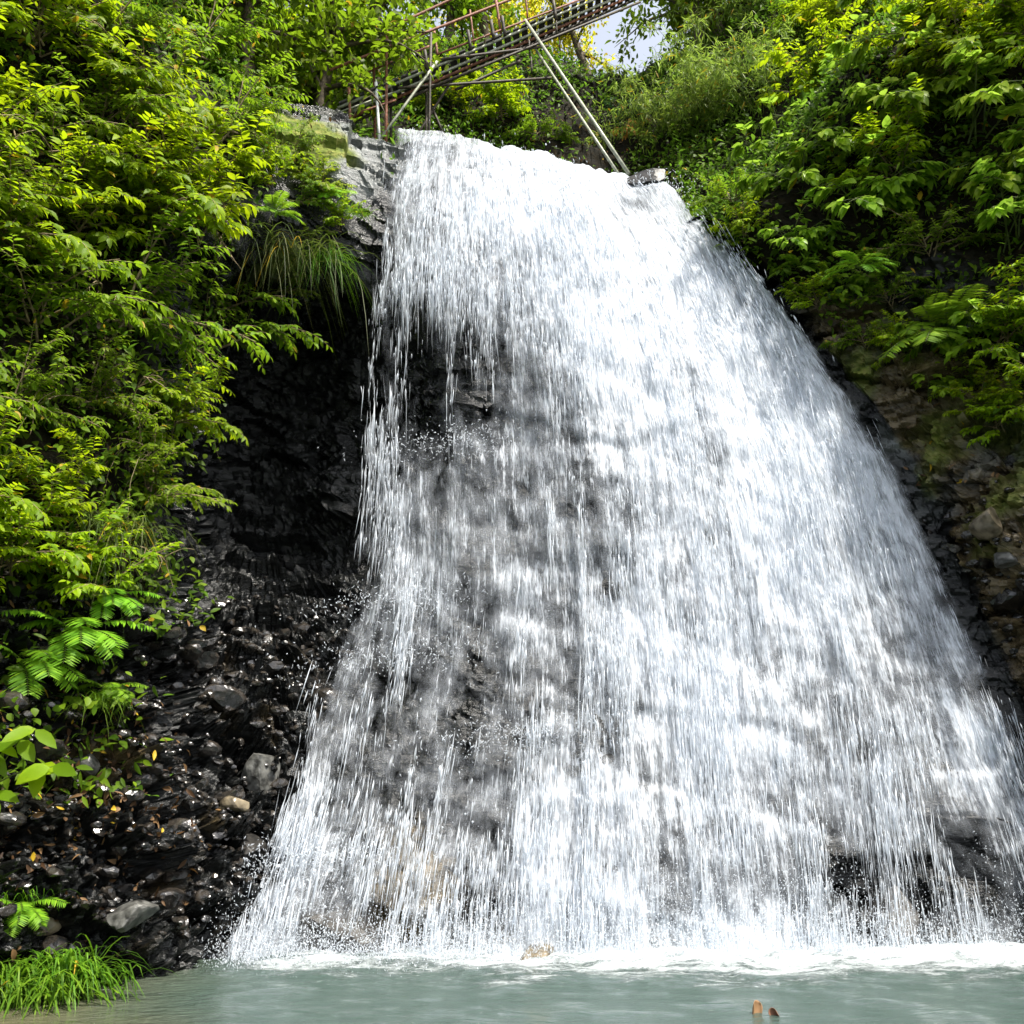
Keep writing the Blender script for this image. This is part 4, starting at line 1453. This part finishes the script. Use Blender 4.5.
# planks lie across the stringers
mb_n = 34
for i in range(mb_n):
    s = (i + .5) / mb_n
    c = deckA + run * s
    d = norm(run)
    x = d * (np.linalg.norm(run) / mb_n * .36); y = np.array([.03, W_ + .12, 0]) ; z = np.array([0, 0, .03])
    o_ = c + np.array([0, -.06, .028]) + np.array([0, 0, rp.uniform(-.004, .004)])
    V = np.array([o_ - x, o_ + x, o_ + x + y, o_ - x + y, o_ - x + z, o_ + x + z, o_ + x + y + z, o_ - x + y + z]) - b0
    m_ = MB(); m_.add(V, np.array([[0, 3, 2, 1], [4, 5, 6, 7], [0, 1, 5, 4], [1, 2, 6, 5], [2, 3, 7, 6], [3, 0, 4, 7]]))
    m_.build('plank', M['plank'], br, smooth=False)
# handrails
rail0, rail1 = nearp(385, 49), nearp(545, -15)
pipe('handrail', nearp(330, 70), nearp(560, -20), 'rust_pipe')
pipe('handrail', farp(385, 30), farp(480, -14), 'rust_pipe')
pipe('handrail', nearp(436, 55), nearp(600, -8), 'rust_pipe', .018)
# uprights
for (x0, y0, x1, y1, mat, nf) in [
    (376, 82, 379, 134, 'white_pipe', 0), (373, 22, 375, 134, 'rust_pipe', 1), (387, 30, 386, 134, 'rust_pipe', 0), (391, 88, 391, 134, 'dark_pipe', 1),
    (431, 33, 429, 136, 'dark_pipe', 0), (427, 62, 426, 136, 'dark_pipe', 1), (349, 88, 350, 118, 'rust_pipe', 0),
    (434, 30, 438, 60, 'rust_pipe', 1), (496, 0, 501, 34, 'rust_pipe', 0), (551, -20, 555, 18, 'rust_pipe', 0)]:
    f_ = farp if nf else nearp
    a, b = f_(x0, y0), f_(x1, y1)
    if y1 > 110:
        b = b + (b - a) * .15
    pipe('post', a, b, mat)
# braces and cross pipes below the deck
pipe('brace', nearp(438, 60), nearp(384, 134), 'pale_pipe', ext=.2)
pipe('brace', farp(452, 80), farp(418, 134), 'dark_pipe', ext=.2)
pipe('brace', farp(432, 108), farp(446, 140), 'dark_pipe', ext=.1)
pipe('crossbar', nearp(437, 60), nearp(548, 46), 'dark_pipe')
pipe('crossbar', nearp(398, 88), nearp(551, 78), 'dark_pipe')
pipe('crossbar', farp(380, 100), farp(438, 84), 'dark_pipe')
pipe('crossbar', nearp(340, 112), nearp(392, 93), 'pale_pipe', .015)
pipe('chord', nearp(430, 88), nearp(640, 2), 'dark_pipe')
pipe('chord', farp(395, 98), farp(600, 14), 'dark_pipe')
pipe('chord', nearp(455, 84) + [0, .15, 0], nearp(520, 55) + [0, .15, 0], 'dark_pipe')
bf1, bf2 = at(625, 168, 12.75), at(617, 172, 12.95)
pipe('brace', nearp(525, 20), bf1, 'pale_pipe', .028, ext=.15)
pipe('brace', farp(536, 50), bf2, 'pale_pipe', .024, ext=.15)
pipe('brace', farp(395, 60), farp(372, 100), 'dark_pipe', .018)
pipe('brace', nearp(402, 40), nearp(420, 62), 'pale_pipe', .014)
pipe('handrail', farp(340, 84), farp(432, 45), 'rust_pipe', .018)
pipe('crossbar', nearp(360, 112), nearp(396, 100), 'rust_pipe', .016)
pipe('post', farp(470, 10), farp(474, 44), 'rust_pipe', .018)
pipe('post', farp(525, -12), farp(528, 22), 'rust_pipe', .018)
pipe('stringer', deckA + fo * .5 + [0, 0, -.09], deckB + fo * .5 + [0, 0, -.09], 'rust_pipe')
# short clamped stubs along the deck edge
for x, y in [(425, 62), (468, 42), (491, 32), (502, 28), (553, 12)]:
    a = nearp(x, y - 9); b = nearp(x + 3, y + 10)
    pipe('clamp_post', a + [0, -.06, 0], b + [0, -.06, 0], 'dark_pipe', .03)
for x, y in [(556, 18), (559, 34), (529, 40), (531, 57)]:
    pipe('hanger', nearp(x, y), nearp(x + 1, y + 16), 'dark_pipe', .015)

# ------------------------------------------------------------------ two curled dead leaves at the very front of the pool
for (px, top, Yf, s, lb) in [(757, 1011, 7.55, .085, 'taller curled brown dead leaf standing in the water'), (775, 1015, 7.5, .06, 'shorter pale curled dead leaf in the water')]:
    p = at_level(px, Yf, 0.0)
    rg2 = np.random.default_rng(int(px))
    U, Vv = np.meshgrid(np.linspace(-1, 1, 9), np.linspace(0, 1, 10))
    wv = np.sin(np.pi * (0.12 + .8 * Vv)) ** .7
    ang = U * 1.9 * wv
    X_ = np.sin(ang) * .40 * s * (1 + .15 * Vv); Y_ = -np.cos(ang) * .30 * s + .45 * s * Vv ** 2
    Y_ = -Y_
    Z_ = Vv * s * 1.4 * (1 - .12 * U ** 2) - .03
    V = np.stack([X_.ravel(), Y_.ravel(), Z_.ravel()], 1)
    o = MB().add(V, grid_faces(10, 9)).build('curled_leaf', M['curled'])
    so = o.modifiers.new('thick', 'SOLIDIFY'); so.thickness = .003
    o.location = p
    o.rotation_euler = (-.35, .25, .5) if px < 760 else (-.2, -.55, -.4)
    tag(o, lb.capitalize(), 'dead leaf')

def remove_tree(o):
    for ch in list(o.children):
        remove_tree(ch)
    bpy.data.objects.remove(o)


for pr in protoA + protoM + protoB + protoC + protoF + protoV + protoT + protoS + protoD:
    if pr not in used:
        remove_tree(pr)

# ------------------------------------------------------------------ light
SUN_EL, SUN_AZ = 62.0, 128.0       # azimuth measured from +Y toward +X
el, az = R(SUN_EL), R(SUN_AZ)
sd = Vector((math.sin(az) * math.cos(el), math.cos(az) * math.cos(el), math.sin(el)))
sl = bpy.data.lights.new('sun', 'SUN')
sl.energy = 2.3
sl.angle = R(3)
sl.color = (1.0, .94, .84)
so = bpy.data.objects.new('sun', sl)
COL.objects.link(so)
so.rotation_euler = sd.to_track_quat('Z', 'Y').to_euler()
so.location = (0, 0, 60)
w = bpy.data.worlds.new('World')
scene.world = w
w.use_nodes = True
nt = w.node_tree
sky = nt.nodes.new('ShaderNodeTexSky')
sky.sky_type = 'NISHITA'
sky.sun_disc = False
sky.sun_elevation = el
sky.sun_rotation = az
sky.air_density = 1.0
sky.dust_density = 3.0
bg = nt.nodes['Background']
hz = nt.nodes.new('ShaderNodeHueSaturation')          # a hazy, whitened sky
hz.inputs['Saturation'].default_value = .42
nt.links.new(sky.outputs[0], hz.inputs['Color'])
nt.links.new(hz.outputs[0], bg.inputs[0])
bg.inputs[1].default_value = 0.08

scene.view_settings.view_transform = 'Standard'
scene.view_settings.look = 'None'
scene.view_settings.gamma = 1.0
scene.view_settings.exposure = 2.1
c = scene.cycles
c.max_bounces = 10
c.transparent_max_bounces = 12
c.diffuse_bounces = 4
c.transmission_bounces = 6
c.glossy_bounces = 3
c.sample_clamp_indirect = 6.0
